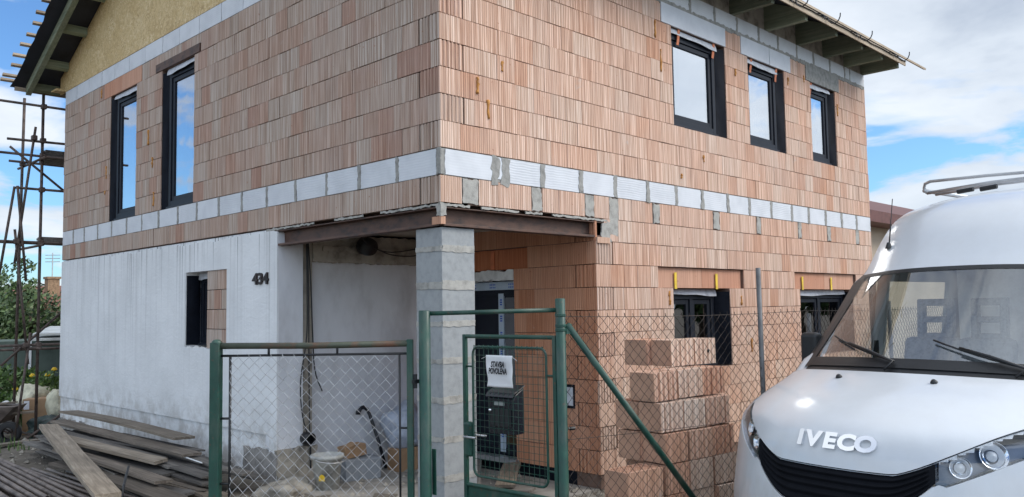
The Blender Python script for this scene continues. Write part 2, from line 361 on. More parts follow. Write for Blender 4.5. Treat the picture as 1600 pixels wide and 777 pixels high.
VP=[ # y, z, halfwidth, recess at the sides, drop at the sides
(.90,.30,.93,.36,0),(.98,.42,.98,.40,0),(1.00,.60,.99,.43,0),(.99,.76,.99,.45,0),(.97,.87,.985,.45,-.01),(.955,.96,.975,.45,-.03),
(.93,1.06,.97,.45,-.03),(.865,1.165,.965,.43,-.01),(.70,1.255,.96,.39,.01),(.47,1.34,.95,.33,.03),(.22,1.41,.945,.27,.04),(.05,1.455,.925,.25,.03),
(-.02,1.49,.915,.25,.03),(-.40,1.82,.87,.23,.03),(-.76,2.18,.81,.21,.035),(-.85,2.27,.815,.21,.045),(-1.12,2.54,.81,.19,.06),(-1.45,2.74,.805,.14,.07),(-1.95,2.86,.80,.07,.08),(-3.0,2.90,.80,0,.08),(-5.6,2.90,.80,0,.08)]
def vprof(s):
    s=max(0,min(len(VP)-1,s)); i=min(int(s),len(VP)-2); t=s-i
    p=[VP[max(0,i-1)],VP[i],VP[i+1],VP[min(len(VP)-1,i+2)]]
    return [.5*((2*p[1][k])+(p[2][k]-p[0][k])*t+(2*p[0][k]-5*p[1][k]+4*p[2][k]-p[3][k])*t*t+(3*p[1][k]-p[0][k]-3*p[2][k]+p[3][k])*t**3) for k in range(5)]
def VS(s,t):
    y,z,w,ky,kz=vprof(s); a=abs(t)
    return (w*t, y-ky*a**2.6, z-kz*a**2.4)
VORG=(1.07,-3.56); CLOUD_OFF=(2.62,8.05,5); SUN_E=1.35; EXPO=.84; CLB=1.05; SKYT=(.55,.80,1.06)
# ------------------------------------------------------------------ the house
from mathutils import noise as mn
rnd=random.Random(5)
HU,HV=9.75,10.2
house=thing('brick_house','unfinished two storey house of bare clay blocks with white lower left wall and recessed porch','house',(0,0,-ZO))
def PR(a,d,z): return Vector((a,-d,z))            # right front, d = proud of the wall
def PL(a,d,z): return Vector((-d,a,z))            # left gable front
def PP(a,d,z): return Vector((2.19-d,a,z))        # porch side wall with the door
def PB(a,d,z): return Vector((a,2.95-d,z))        # porch back wall
def fbox(mb,P,a0,a1,d0,d1,z0,z1):
    p=P(a0,d0,z0); q=P(a1,d1,z1); mb.box(p.x,q.x,p.y,q.y,p.z,q.z)
def spans(a0,a1,z,ops):
    iv=[(a0,a1)]
    for (o0,o1,p0,p1) in ops:
        if p0-.01<z<p1+.01:
            nx=[]
            for (s,e) in iv:
                if o1<=s or o0>=e: nx.append((s,e)); continue
                if s<o0: nx.append((s,o0))
                if o1<e: nx.append((o1,e))
            iv=nx
    return iv
def wall_grid(mb,P,a0,a1,z0,z1,ops,d0,d1):
    """solid wall with real openings and reveals"""
    A=sorted({a0,a1,*[o[0] for o in ops],*[o[1] for o in ops]}); Z=sorted({z0,z1,*[o[2] for o in ops],*[o[3] for o in ops]})
    A=[a for a in A if a0<=a<=a1]; Z=[z for z in Z if z0<=z<=z1]
    fill=lambda i,j: 0<=i<len(A)-1 and 0<=j<len(Z)-1 and not any(o[0]<(A[i]+A[i+1])/2<o[1] and o[2]<(Z[j]+Z[j+1])/2<o[3] for o in ops)
    for i in range(len(A)-1):
        for j in range(len(Z)-1):
            if not fill(i,j): continue
            a,b,c,e=A[i],A[i+1],Z[j],Z[j+1]
            for d in (d0,d1): mb.quad(P(a,d,c),P(b,d,c),P(b,d,e),P(a,d,e))
            if not fill(i-1,j): mb.quad(P(a,d0,c),P(a,d1,c),P(a,d1,e),P(a,d0,e))
            if not fill(i+1,j): mb.quad(P(b,d0,c),P(b,d1,c),P(b,d1,e),P(b,d0,e))
            if not fill(i,j-1): mb.quad(P(a,d0,c),P(b,d0,c),P(b,d1,c),P(a,d1,c))
            if not fill(i,j+1): mb.quad(P(a,d0,e),P(b,d0,e),P(b,d1,e),P(a,d1,e))
def flutes(mb,P,a0,a1,z0,z1,n=6):
    """toothed end of a hollow block"""
    mb.tone=min(1,max(0,rnd.gauss(.5,.2))); w=(a1-a0)/n
    mb.prism([P(a0,-.03,z0),P(a1,-.03,z0),P(a1,-.008,z0),P(a0,-.008,z0)],(0,0,z1-z0-.002))
    for k in range(n):
        s=a0+k*w; e=s+w*.62; h=w*.12
        pl=[P(s,-.0085,z0),P(s,-.004,z0),P(s+h,.004,z0),P(e-h,.004,z0),P(e,-.004,z0),P(e,-.0085,z0)]
        mb.prism(pl,(0,0,z1-z0))
def courses(mb,P,a0,a1,z0,n,ops,corner=None,L=.25,gap=.0015,bed=.006,par=0):
    for k in range(n):
        z=z0+.25*k; zc=z+.125
        for (s,e) in spans(a0,a1,zc,ops):
            st=s
            if corner is not None and abs(s-corner)<.01:
                if (k+par)%2==0: flutes(mb,P,s+.004,s+.29,z+bed,z+.25-.002); st=s+.30
            a=st; first=True
            while a<e-.02:
                l=L*(rnd.choice([.5,.72,.6]) if first and (k%2) else rnd.choice([1,1,1,1,1,.98,1.02,.75 if rnd.random()<.25 else 1]))
                first=False
                b=min(a+l,e)
                if e-b<.07: b=e
                if b-a>.32: b=a+(b-a)/2
                mb.tone=min(1,max(0,rnd.gauss(.5,.21)))
                dz=rnd.uniform(-.0015,.0015); dp=rnd.uniform(-.0035,.0035); tl=rnd.uniform(-.0025,.0025)
                p=[P(a+gap,-.03,z+bed+dz),P(b-gap*rnd.random(),-.03,z+bed+dz),P(b-gap*rnd.random(),dp+tl,z+bed+dz),P(a+gap,dp-tl,z+bed+dz)]
                mb.prism(p,(0,0,.25-bed+dz*.5-.001))
                a=b
def ragged(mb,P,a0,a1,z0,z1,d,amp=.02,step=.03):
    pts=[]
    sd=rnd.uniform(0,500); st=min(step,.022); per=min(.12,max(.04,amp*2.2))
    def edge(p,q):
        n=max(3,int(math.dist(p,q)/st))
        for i in range(n):
            f=i/n; x=p[0]+(q[0]-p[0])*f; y=p[1]+(q[1]-p[1])*f
            w1=mn.noise(Vector((x/per+sd,y/per,sd)))*.75+mn.noise(Vector((x/per*3.1,y/per*3.1+sd,1.7)))*.3
            w2=mn.noise(Vector((x/per,y/per+sd,sd+9)))*.75+mn.noise(Vector((x/per*3.1+sd,y/per*3.1,5.7)))*.3
            pts.append((x+amp*w1,y+amp*w2))
    edge((a0,z0),(a1,z0)); edge((a1,z0),(a1,z1)); edge((a1,z1),(a0,z1)); edge((a0,z1),(a0,z0))
    n0=P(0,0,0); ext=P(0,d+.012,0)-n0
    mb.prism([P(a,-.012,z) for a,z in pts],ext)

# openings (a0,a1,z0,z1)
W1=(3.77,5.04,1.0,2.25); W2=(5.66,6.73,1.0,2.25); W3=(7.60,8.50,1.0,2.25)
G1=(3.65,4.97,-2.0,-1.0); G2=(6.97,8.88,-2.0,-1.0)
N1=(3.34,5.34,-1.0,-.75); N2=(6.81,9.02,-1.0,-.75)
WA=(6.98,8.03,.25,2.25); WB=(5.03,6.07,.25,2.25); WL=(4.06,5.22,-1.66,-.67)
DR=(1.25,2.28,-3.0,-.75); DN=(1.02,2.45,-.75,-.5)

# -- right front wall
mb=MB()
wall_grid(mb,PR,.012,HU,-.25,2.75,[W1,W2,W3],-.012,-.34)
wall_grid(mb,PR,2.202,HU,-3.15,-.25,[G1,G2,N1,N2],-.012,-.34)
wall_front=mb.build('wall',M['joint'],house)
mb=MB()
belt=(0,HU,0,.25)
lint=[(3.55,5.06,2.25,2.5),(5.47,6.94,2.25,2.5),(7.45,8.65,2.25,2.5)]
courses(mb,PR,0,HU,.25,9,[W1,W2,W3]+lint,corner=0,par=1)
PATCH=[(.27,.46),(1.20,1.34),(2.03,2.17),(2.45,2.60),(3.28,3.40),(4.62,4.76),(5.75,5.86),(7.0,7.1),(8.0,8.12),(9.1,9.22)]
courses(mb,PR,0,HU,-.25,1,[(a-.01,b+.01,-.25,0) for a,b in PATCH])
courses(mb,PR,2.34,HU,-.5,1,[N1,N2])
courses(mb,PR,2.19,HU,-3.0,10,[G1,G2,N1,N2],corner=2.19,par=1)
mb.build('block_course',M['brick_right'],wall_front)
for (o,s) in ((N1,((3.345,4.36),(4.366,5.335))),(N2,((6.815,7.9),(7.906,9.015)))):
    for a,b in s: mb=MB(); mb.tone=rnd.random(); fbox(mb,PR,a,b,-.33,-.045,o[2]+.003,o[3]-.003); mb.build('lintel',M['brick_lintel'],wall_front)
# -- left gable wall
mb=MB(); wall_grid(mb,PL,.012,HV,-.25,2.75,[WA,WB],-.012,-.34); wall_gable=mb.build('wall',M['joint'],house)
mb=MB()
lintA=(6.8,8.3,2.25,2.5); lintB=(4.84,6.27,2.25,2.5)
courses(mb,PL,0,HV,.25,9,[WA,WB,lintA,lintB],corner=0,par=0)
courses(mb,PL,0,HV,-.25,1,[],corner=0,par=0)
mb.build('block_course',M['brick_left'],wall_gable)
for a,b in ((6.805,7.55),(7.556,8.295)): mb=MB(); mb.tone=.1+.4*(a<7); fbox(mb,PL,a,b,-.1,.004,2.254,2.497); mb.build('lintel',M['brick_lintel'],wall_gable)
mb=MB(); a=4.845
while a<6.2:
    mb.tone=rnd.random(); fbox(mb,PL,a,a+.14,-.2,.002,2.375,2.497); a+=.145
mb.build('lintel_cap',M['brick_left'],wall_gable)
mb=MB(); fbox(mb,PL,4.86,6.27,-.02,.012,2.255,2.37); fbox(mb,PL,4.86,6.27,-.3,-.022,2.255,2.268)
mb.build('steel_lintel',M['steel'],wall_gable)

# -- belts of white aerated block
def ragblock(mb,P,a0,a1,z0,z1,d,rag=.012):
    pts=[]; n=7
    for i in range(n+1): pts.append((a0+rnd.uniform(-rag,rag)*.6,z0+(z1-z0)*i/n))
    for i in range(n+1): pts.append((a1+rnd.uniform(-rag,rag),z1-(z1-z0)*i/n))
    mb.tone=rnd.choice([.2,.5,.7,1.0]); mb.prism([P(a,-.03,z) for a,z in pts],P(0,d+.03,0)-P(0,0,0))
mb=MB(); mj=MB()
js=[.03,.66]; ragblock(mb,PR,.055,.655,.008,.243,.004); ragblock(mb,PR,.715,.79,.03,.24,.003); 
x=.86
for j in (1.36,1.97,2.56,3.18,3.77,4.36,4.99,5.56,6.18,6.81,7.36,7.96,8.56,9.15,9.75):
    ragblock(mb,PR,x,j-.03,.006,.243,rnd.uniform(.001,.006)); x=j+.03
fbox(mj,PR,.04,HU,-.03,-.004,.002,.248)
for a in (.69,.82): ragged(mj,PR,a-.05,a+.05,-.03,.24,.007,.05)
for j in (1.36,1.97,2.56,3.18,3.77,4.36,4.99,5.56,6.18,6.81,7.36,7.96,8.56,9.15): ragged(mj,PR,j-.033,j+.033,.004,.246,.005+rnd.uniform(0,.004),.03)
y=.055
for j in (.63,1.25,1.84,2.46,3.09,3.69,4.29,4.91,5.49,6.12,6.71,7.29,7.89,8.49,9.11,9.64,10.2):
    ragblock(mb,PL,y,j-.025,.006,.243,rnd.uniform(.001,.006)); y=j+.025
fbox(mj,PL,.04,HV,-.03,-.004,.002,.248)
for j in (.63,1.25,1.84,2.46,3.09,3.69,4.29,4.91,5.49,6.12,6.71,7.29,7.89,8.49,9.11,9.64): ragged(mj,PL,j-.025,j+.025,.004,.246,.004+rnd.uniform(0,.004),.02)
ragged(mj,PL,.0,.05,.01,.245,.006,.02); ragged(mj,PR,-.002,.045,.01,.245,.006,.008)
mb.build('block_belt',M['ytong'],house); mj.build('belt_mortar',M['mortar'],house)
# upper belt under the roof
mb=MB(); mj=MB(); x=.01
for j in [.61+.6*i for i in range(6)]+[4.21,4.81,5.39,6.0,6.58,7.18,7.76,8.36,8.93,9.15,9.75]:
    ragblock(mb,PR,x,j-.02,2.53+rnd.uniform(0,.03),2.748,rnd.uniform(0,.005)); x=j+.02
fbox(mj,PR,.02,HU,-.03,-.005,2.502,2.746)
for a0,a1 in ((0,1.5),(1.5,3.2),(3.2,5.3),(5.3,7.3),(7.3,9.72)): ragged(mj,PR,a0,a1,2.488,2.545,.008,.03,.04)
for j in [.61+.6*i for i in range(6)]+[4.21,4.81,5.39,6.0,6.58,7.18,7.76,8.36,8.93]: ragged(mj,PR,j-.025,j+.025,2.50,2.745,.006,.025)
y=.01
for j in [.63+.61*i for i in range(5)]+[3.69,4.26,4.89,5.5,6.06,6.68,7.28,7.88,8.43,9.02,9.61,10.2]:
    ragblock(mb,PL,y,j-.008,2.507,2.748,rnd.uniform(0,.004),.006); y=j+.008
fbox(mj,PL,.02,HV,-.03,-.005,2.502,2.746)
mb.build('block_belt',M['ytong'],house); mj.build('belt_mortar',M['mortar'],house)
for a,b in ((3.55,5.06),(5.47,6.28),(6.29,6.94)): mb=MB(); mb.tone=.1; fbox(mb,PR,a+.003,b-.003,-.2,.009,2.254,2.503); mb.build('white_lintel',M['ytong'],house)
mb=MB(); ragged(mb,PR,7.45,8.65,2.252,2.51,.012,.012); mb.build('grey_lintel',M['mortar'],house)
# mortar plugs in the course under the belt
for i,(a,b) in enumerate(PATCH):
    mb=MB(); ragged(mb,PR,a,b,-.235 if i!=3 else -.42,-.006,rnd.uniform(.0,.006),.025); mb.build('mortar_plug',M['mortar_pale'],house)
# foam beads squeezed out of the joints
fb=[(PR,.60,.60,.18),(PR,.47,.82,.16),(PR,3.42,2.02,.22),(PR,3.52,1.62,.28),(PR,5.30,1.9,.1),(PR,4.42,.62,.08),(PR,5.25,-1.22,.12),(PR,5.48,-1.85,.18),(PR,3.9,.36,.05),
    (PR,3.56,-1.2,.16),(PR,7.38,2.2,.1),(PL,8.16,.95,.2),(PL,8.2,.7,.06),(PL,6.52,1.25,.22),(PL,6.36,.9,.14),(PL,6.3,.33,.2),(PL,8.42,2.3,.15),(PR,6.85,2.05,.12),(PR,8.57,1.85,.2),(PR,.80,1.1,.1)]
for P,a,z,h in fb:
    m_=MB(); n=7
    pts=[P(a+rnd.uniform(-.008,.008),.004,z+h*i/n) for i in range(n+1)]
    m_.tube(pts,[rnd.uniform(.006,.02) for _ in pts],7); m_.build('foam_bead',M['foam'],house,smooth=True)

# -- plastered lower left wall
mb=MB(); wall_grid(mb,PL,2.87,HV-.01,-3.3,-.262,[WL],-.02,-.34); wall_low=mb.build('plastered_wall',M['plaster'],house)
# upper coat, proud, ragged along its top, with the ledge low down
def coat(a0,a1,z0,z1fn,d0,d1,hole=None):
    m_=MB(); n=90; xs=[a0+(a1-a0)*i/n for i in range(n+1)]
    xs=sorted(set(xs+([hole[0],hole[1]] if hole else [])))
    for i in range(len(xs)-1):
        a,b=xs[i],xs[i+1]; za,zb=z1fn(a),z1fn(b)
        segs=[(z0,None)]
        mid=(a+b)/2
        if hole and hole[0]<mid<hole[1]: segs=[(z0,hole[2]),(hole[3],None)]
        for lo,hi in segs:
            ha,hb=(za,zb) if hi is None else (hi,hi)
            m_.quad(PL(a,d1,lo),PL(b,d1,lo),PL(b,d1,hb),PL(a,d1,ha))
            m_.quad(PL(a,d0,ha),PL(b,d0,hb),PL(b,d1,hb),PL(a,d1,ha)); m_.quad(PL(a,d0,lo),PL(b,d0,lo),PL(b,d1,lo),PL(a,d1,lo))
        if hole:
            for e in hole[:2]:
                if abs(a-e)<1e-6: m_.quad(PL(a,d0,hole[2]),PL(a,d1,hole[2]),PL(a,d1,hole[3]),PL(a,d0,hole[3]))
    for e in (a0,a1): m_.quad(PL(e,d0,z0),PL(e,d1,z0),PL(e,d1,z1fn(e)),PL(e,d0,z1fn(e)))
    return m_
rag=[rnd.uniform(-.035,.0) for _ in range(400)]
ztop=lambda a: -.275+rag[int(a*38)%400]*(1 if a<8 else .6)+.01*math.sin(a*7)
coat(2.85,HV,-2.6,ztop,-.02,.004,WL).build('plaster_coat',M['plaster'],wall_low)
coat(2.85,3.02,-3.2,lambda a:-2.6,-.02,.003).build('plaster_edge',M['plaster'],wall_low)
mb=MB(); ragged(mb,PL,2.86,3.6,-3.2,-2.78,.012,.05,.05); ragged(mb,PL,3.5,5.3,-3.2,-3.02,.008,.1,.06); mb.build('bare_concrete_foot',M['concrete'],wall_low); mb=MB(); ragged(mb,PL,8.6,10.17,-3.3,-2.98,.01,.08,.06); mb.build('bare_concrete_foot',M['concrete'],wall_low)
# half of the low window is bricked up
mb=MB()
for k in range(4):
    z=-1.66+.2475*k
    for a,b in ((4.065,4.33),(4.335,4.615)) if k%2 else ((4.065,4.22),(4.225,4.42),(4.425,4.615)):
        mb.tone=rnd.random(); fbox(mb,PL,a,b,-.25,-.012+rnd.uniform(-.004,.004),z+.004,z+.243)
mb.build('brick_infill',M['brick_left'],wall_low)
me=text_mesh('434',.185,.012,.004,0,1.0,1.32)
put_text('house_number',me,M['number'],wall_low,(-.014,3.205,-.83),(0,-1,0),(0,0,1))

# -- remaining walls, floors, ceilings: a closed dark shell
mb=MB(); mb.box(.345,HU,HV-.3,HV,-3.3,2.75); mb.box(HU-.3,HU-.002,.345,HV-.31,-3.15,2.75)
mb.build('rear_wall',M['brick_right'],house)
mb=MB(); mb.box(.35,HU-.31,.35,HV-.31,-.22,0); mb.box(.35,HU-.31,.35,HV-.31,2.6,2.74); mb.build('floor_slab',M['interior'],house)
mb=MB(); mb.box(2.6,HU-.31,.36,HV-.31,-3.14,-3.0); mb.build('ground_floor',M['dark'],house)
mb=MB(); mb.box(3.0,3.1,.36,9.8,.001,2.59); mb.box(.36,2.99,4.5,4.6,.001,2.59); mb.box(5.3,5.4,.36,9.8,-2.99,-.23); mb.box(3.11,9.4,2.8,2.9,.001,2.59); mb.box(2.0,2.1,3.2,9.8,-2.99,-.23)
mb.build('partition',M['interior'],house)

# -- windows
def window(P,o,depth,parent,mull=None,pane='pane',film=True,straps=(),strap='orange',mem=True,handle=True,inset=.012):
    a0,a1,z0,z1=o; d1=-depth; d0=d1-.075; fw=.075
    m_=MB()
    def ring(b0,b1,y0,y1,w,e0,e1):
        fbox(m_,P,b0,b0+w,e0,e1,y0,y1); fbox(m_,P,b1-w,b1,e0,e1,y0,y1); fbox(m_,P,b0+w,b1-w,e0,e1,y0,y0+w); fbox(m_,P,b0+w,b1-w,e0,e1,y1-w,y1)
    b0,b1,y0,y1=a0+.012,a1-inset,z0+.035,z1-.06
    ring(b0,b1,y0,y1,fw,d0,d1)
    cells=[(b0+fw,b1-fw)] if not mull else [(b0+fw,mull-.035),(mull+.035,b1-fw)]
    if mull: fbox(m_,P,mull-.035,mull+.035,d0,d1,y0+fw,y1-fw)
    for c0,c1 in cells: ring(c0+.004,c1-.004,y0+fw+.004,y1-fw-.004,.06,d0+.005,d1-.018)
    fbox(m_,P,b0,b1,d0+.01,d1+.03,z0+.004,z0+.034)
    w=m_.build('window',M['navy'],parent,bevel=.004)
    for c0,c1 in cells:
        g=MB(); fbox(g,P,c0+.06,c1-.06,d0+.03,d0+.038,y0+fw+.06,y1-fw-.06); g.build('pane',M[pane],w)
        if handle:
            g=MB(); fbox(g,P,c1-.045,c1-.02,d0-.05,d0+.004,(y0+y1)/2-.07,(y0+y1)/2+.05); g.build('window_handle',M['alu'],w)
    if film:
        g=MB()
        def fn(s,t):
            a=b0+(b1-b0)*s; z=z1-.006-(.080+.012*math.sin(s*4+a0))*t+.004*math.sin(s*13)*t
            return P(a,d1+.014+.045*t*(1-t*.5)*(1+.3*math.sin(s*6+a0))+.006,z)
        g.grid(fn,22,4); g.build('sealing_film',M['film'],w,smooth=True,fix=False)
    if mem:
        g=MB()
        def fn(s,t):
            z=z0+.01+(z1-z0-.05)*t; dd=d1+.003+(depth-.012)*s**1.3
            bul=.022*math.sin(math.pi*s)*(1+.6*math.sin(t*5+a0))
            return P(a1-.006-(inset-.004)*(1-s)-bul*(.4+.6*t),dd+.012*math.sin(math.pi*s)*math.sin(t*7+a0),z)
        g.grid(fn,6,24); g.build('reveal_membrane',M['membrane'],w,smooth=True,fix=False)
    for s in straps:
        g=MB(); pts=[P(s+rnd.uniform(-.006,.006),-.02-.03*i/4,z1+.03-.22*i/4) for i in range(5)]
        for i in range(4): 
            p,q=pts[i],pts[i+1]; e=P(.05,0,0)-P(0,0,0); g.obox(p,e,q-p,P(0,.006,0)-P(0,0,0))
        g.build('fixing_strap',M[strap],w)
    return w
window(PR,W1,.06,house,straps=(3.95,4.78),inset=.17); window(PR,W2,.06,house,straps=(5.78,6.52),inset=.16); window(PR,W3,.06,house,straps=(7.66,),inset=.15)
window(PR,G1,.17,house,mull=4.3,pane='pane_dark',straps=(),inset=.13); window(PR,G2,.17,house,mull=7.95,pane='pane_dark')
window(PL,WA,.055,house,inset=.13); window(PL,WB,.055,house,inset=.12)
window(PL,(4.62,5.22,-1.64,-.67),.2,house,pane='pane_dark',handle=True)
for P,a,z in ((PR,3.72,-.96),(PR,4.66,-.96),(PR,7.1,-.96),(PR,8.1,-.96)):
    g=MB(); g.obox(P(a,-.03,z-.05),P(.05,0,0)-P(0,0,0),(0,0,.2),P(0,.006,0)-P(0,0,0)); g.build('fixing_strap',M['yellow'],house)
mb=MB(); fbox(mb,PR,3.80,3.90,-.28,-.25,-1.83,-1.70); fbox(mb,PR,4.36,4.46,-.28,-.25,-1.83,-1.70); mb.build('window_sticker',M['tape'],house)
mb=MB(); ragged(mb,PL,4.62,5.2,-1.69,-1.645,-.002,.03,.03); mb.build('window_sill_foam',M['bag_white'],house)

# -- steel beams over the porch
def channel(P,a0,a1,z0,z1,name):
    m_=MB(); fbox(m_,P,a0,a1,-.10,-.092,z0+.012,z1-.012); fbox(m_,P,a0,a1,-.16,-.006,z0,z0+.012); fbox(m_,P,a0,a1,-.16,-.006,z1-.012,z1)
    fbox(m_,P,a0,a1,-.012,-.0055,z0-.004,z0+.02)
    return m_.build(name,M['steel'],house,bevel=.003)
channel(PR,.04,2.34,-.455,-.285,'steel_beam'); channel(PL,.04,2.99,-.455,-.285,'steel_beam')
mb=MB(); ragged(mb,PR,-.015,.055,-.37,-.26,.012,.03); ragged(mb,PL,.0,.05,-.38,-.262,.012,.03)
for a0,a1 in ((.05,.35),(.5,1.0),(1.1,1.35),(1.5,2.4)): ragged(mb,PR,a0,a1,-.277,-.255,.003,.018,.05)
for a0,a1 in ((.05,.9),(1.2,1.7),(2.1,3.1)): ragged(mb,PL,a0,a1,-.277,-.257,.003,.016,.05)
ragged(mb,PL,2.9,3.12,-.46,-.27,.0,.06); ragged(mb,PR,2.30,2.46,-.5,-.3,.005,.06)
mb.build('beam_mortar',M['mortar_pale'],house)
mb=MB(); mb.tone=.1; fbox(mb,PR,-.005,.05,-.12,.006,-.445,-.375); mb.build('brick_packing',M['brick_smooth'],house); mb=MB(); mb.tone=.8; fbox(mb,PR,2.2,2.42,-.1,.02,-.52,-.455); mb.build('brick_packing',M['brick_smooth'],house)
# -- pillar of grey blocks
mb=MB(); pz=[-.458,-.655,-.99,-1.335,-1.68,-2.02,-2.36,-2.70,-3.2]
for i in range(8):
    o=rnd.uniform(-.0015,.0015); q=rnd.uniform(-.0015,.0015); mb.box(.04+o,.44+o,.04+q,.41+q,pz[i+1]+.008,pz[i]-.008)
pil=mb.build('porch_pillar',M['grey_block'],house,bevel=.006)
for z in pz[1:-1]:
    mb=MB(); mb.box(.05,.43,.05,.40,z-.01,z+.01)
    w0=rnd.uniform(.015,.05); w1=rnd.uniform(.01,.045)
    ragged(mb,lambda a,d,zz:Vector((a,.0385-d,zz)),.042,.436,z-w0,z+w1,.0035,.014,.03)
    ragged(mb,lambda a,d,zz:Vector((.038-d,a,zz)),.045,.405,z-w0*.8,z+w1*.7,.0035,.014,.03)
    mb.build('pillar_mortar',M['mortar_pale'],pil)
# -- porch
mb=MB(); mb.box(.17,2.17,.17,2.94,-.27,-.255); mb.build('porch_ceiling',M['concrete_warm'],house)
mb=MB(); wall_grid(mb,PP,.012,2.95,-3.0,-.27,[DR,DN],-.012,-.34); wall_door=mb.build('porch_wall',M['joint'],house)
mb=MB(); courses(mb,PP,0,2.95,-3.0,11,[DR,DN],corner=0,par=0); mb.build('block_course',M['brick_porch'],wall_door)
mb=MB()
for a,b in ((1.025,1.55),(1.556,2.0),(2.006,2.445)): mb.tone=rnd.random(); fbox(mb,PP,a,b,-.33,-.05,-.747,-.503)
mb.build('lintel',M['brick_red'],wall_door)
g=MB(); g.obox(PP(1.62,-.045,-.74),PP(.06,0,0)-PP(0,0,0),(0,0,.23),PP(0,.008,0)-PP(0,0,0)); g.build('fixing_strap',M['orange'],wall_door)
mb=MB(); mb.box(2.21,2.5,.03,2.95,-3.2,-3.002); mb.box(2.505,HU,.016,.3,-3.2,-3.002); mb.build('plinth',M['membrane'],house)
mb=MB(); mb.box(.47,2.19,2.95,3.1,-3.2,-.30); mb.build('porch_back_wall',M['plaster_porch'],house)
mb=MB(); mb.box(.003,.33,2.852,3.1,-2.75,-.31); mb.build('porch_return',M['plaster_porch'],house)
mb=MB(); mb.box(.331,.468,2.88,3.1,-2.7,-.31); mb.build('bare_pilaster',M['concrete_warm'],house)
mb=MB(); ragged(mb,lambda a,d,z:Vector((a,2.86-d,z)),.004,.50,-3.2,-2.76,.03,.05,.04); mb.build('bare_concrete_foot',M['concrete_warm'],house)
mb=MB(); ragged(mb,PB,.468,2.185,-.63,-.30,.09,.025,.05); ragged(mb,PB,.6,2.185,-.5,-.44,.11,.02,.05); mb.build('bare_lintel_beam',M['concrete_warm'],house)
# door with its protective tapes
mb=MB(); fbox(mb,PP,1.26,2.27,-.28,-.2,-3.0,-.87)
for a0,a1,z0,z1 in ((1.36,2.2,-1.06,-.99),(1.36,2.2,-2.98,-2.9)): fbox(mb,PP,a0,a1,-.199,-.185,z0,z1)
door=mb.build('front_door',M['navy'],house,bevel=.004)
mb=MB(); fbox(mb,PP,1.42,1.60,-.199,-.19,-2.85,-1.08); mb.build('door_pane',M['pane_dark'],door)
mb=MB(); fbox(mb,PP,1.345,2.26,-.199,-.180,-.985,-.885); fbox(mb,PP,1.61,1.70,-.199,-.180,-2.95,-1.03); fbox(mb,PP,1.265,1.335,-.199,-.180,-2.95,-1.02)
mb.build('protective_tape',M['tape'],door)
mb=MB()
for i in range(9):
    z=-1.1-.2*i
    for dz in (0,.028,.056):
        fbox(mb,PP,1.635,1.675,-.1795,-.1785,z-dz-.018,z-dz); fbox(mb,PP,1.285,1.315,-.1795,-.1785,z-dz-.018,z-dz)
for a in (1.42,1.75,2.1):
    for z in (-.91,-.945):
        for k in range(4): fbox(mb,PP,a+.028*k,a+.028*k+.016,-.1795,-.1785,z-.018,z)
mb.build('tape_print',M['blue_ink'],door)
mb=MB(); ragged(mb,PP,1.27,2.28,-.87,-.76,-.1,.03,.04); mb.build('door_head_foam',M['bag_white'],door)
mb=MB(); fbox(mb,PP,1.22,2.3,-.1,.05,-3.02,-2.97); mb.build('door_sill',M['alu'],door)
mb=MB(); fbox(mb,PP,.34,.50,-.002,.008,-2.32,-2.06); b1=mb.build('meter_box',M['membrane'],house); mb=MB(); fbox(mb,PP,.36,.48,.008,.014,-2.29,-2.09); mb.build('box_cover',M['film'],b1)
# cables and the junction box under the porch ceiling
def cable(pts,r=.0075,name='cable'):
    m_=MB(); P=[Vector(p) for p in pts]; out=[]
    for i in range(len(P)-1):
        p0=P[max(i-1,0)];p1=P[i];p2=P[i+1];p3=P[min(i+2,len(P)-1)]
        for k in range(6):
            t=k/6; out.append(.5*((2*p1)+(p2-p0)*t+(2*p0-5*p1+4*p2-p3)*t*t+(3*p1-p0-3*p2+p3)*t**3))
    out.append(P[-1]); m_.tube(out,r,6); return m_.build(name,M['black'],house,smooth=True)
cable([(.36,2.83,-.33),(.365,2.82,-.9),(.36,2.82,-1.5),(.27,2.8,-2.0),(.29,2.79,-2.4),(.40,2.81,-2.72),(.41,2.81,-3.0)])
cable([(.37,2.83,-.33),(.385,2.82,-.95),(.39,2.82,-1.7),(.40,2.82,-2.6),(.40,2.8,-3.0)])
cable([(.38,2.83,-.33),(.415,2.82,-.9),(.44,2.82,-1.5),(.49,2.85,-1.9),(.63,2.92,-2.15)])
cable([(1.15,2.6,-.45),(1.5,2.72,-.52),(1.9,2.78,-.52),(2.18,2.8,-.44)]); cable([(.85,2.5,-.28),(1.1,2.62,-.42),(1.5,2.7,-.49),(2.18,2.7,-.38)])
mb=MB(); mb.lathe([(0,-.1),(.10,-.1),(.115,-.03),(.11,.06),(.06,.1),(0,.1)],(1.13,2.72,-.43),16,(0,1,.2)); mb.build('junction_box',M['black'],house,smooth=True)
mb=MB(); mb.lathe([(.05,-.1),(.07,-.1),(.07,.05),(.05,.05)],(.36,2.78,-2.66),14,(0,-1,0)); mb.build('drain_stub',M['black'],house,smooth=True)

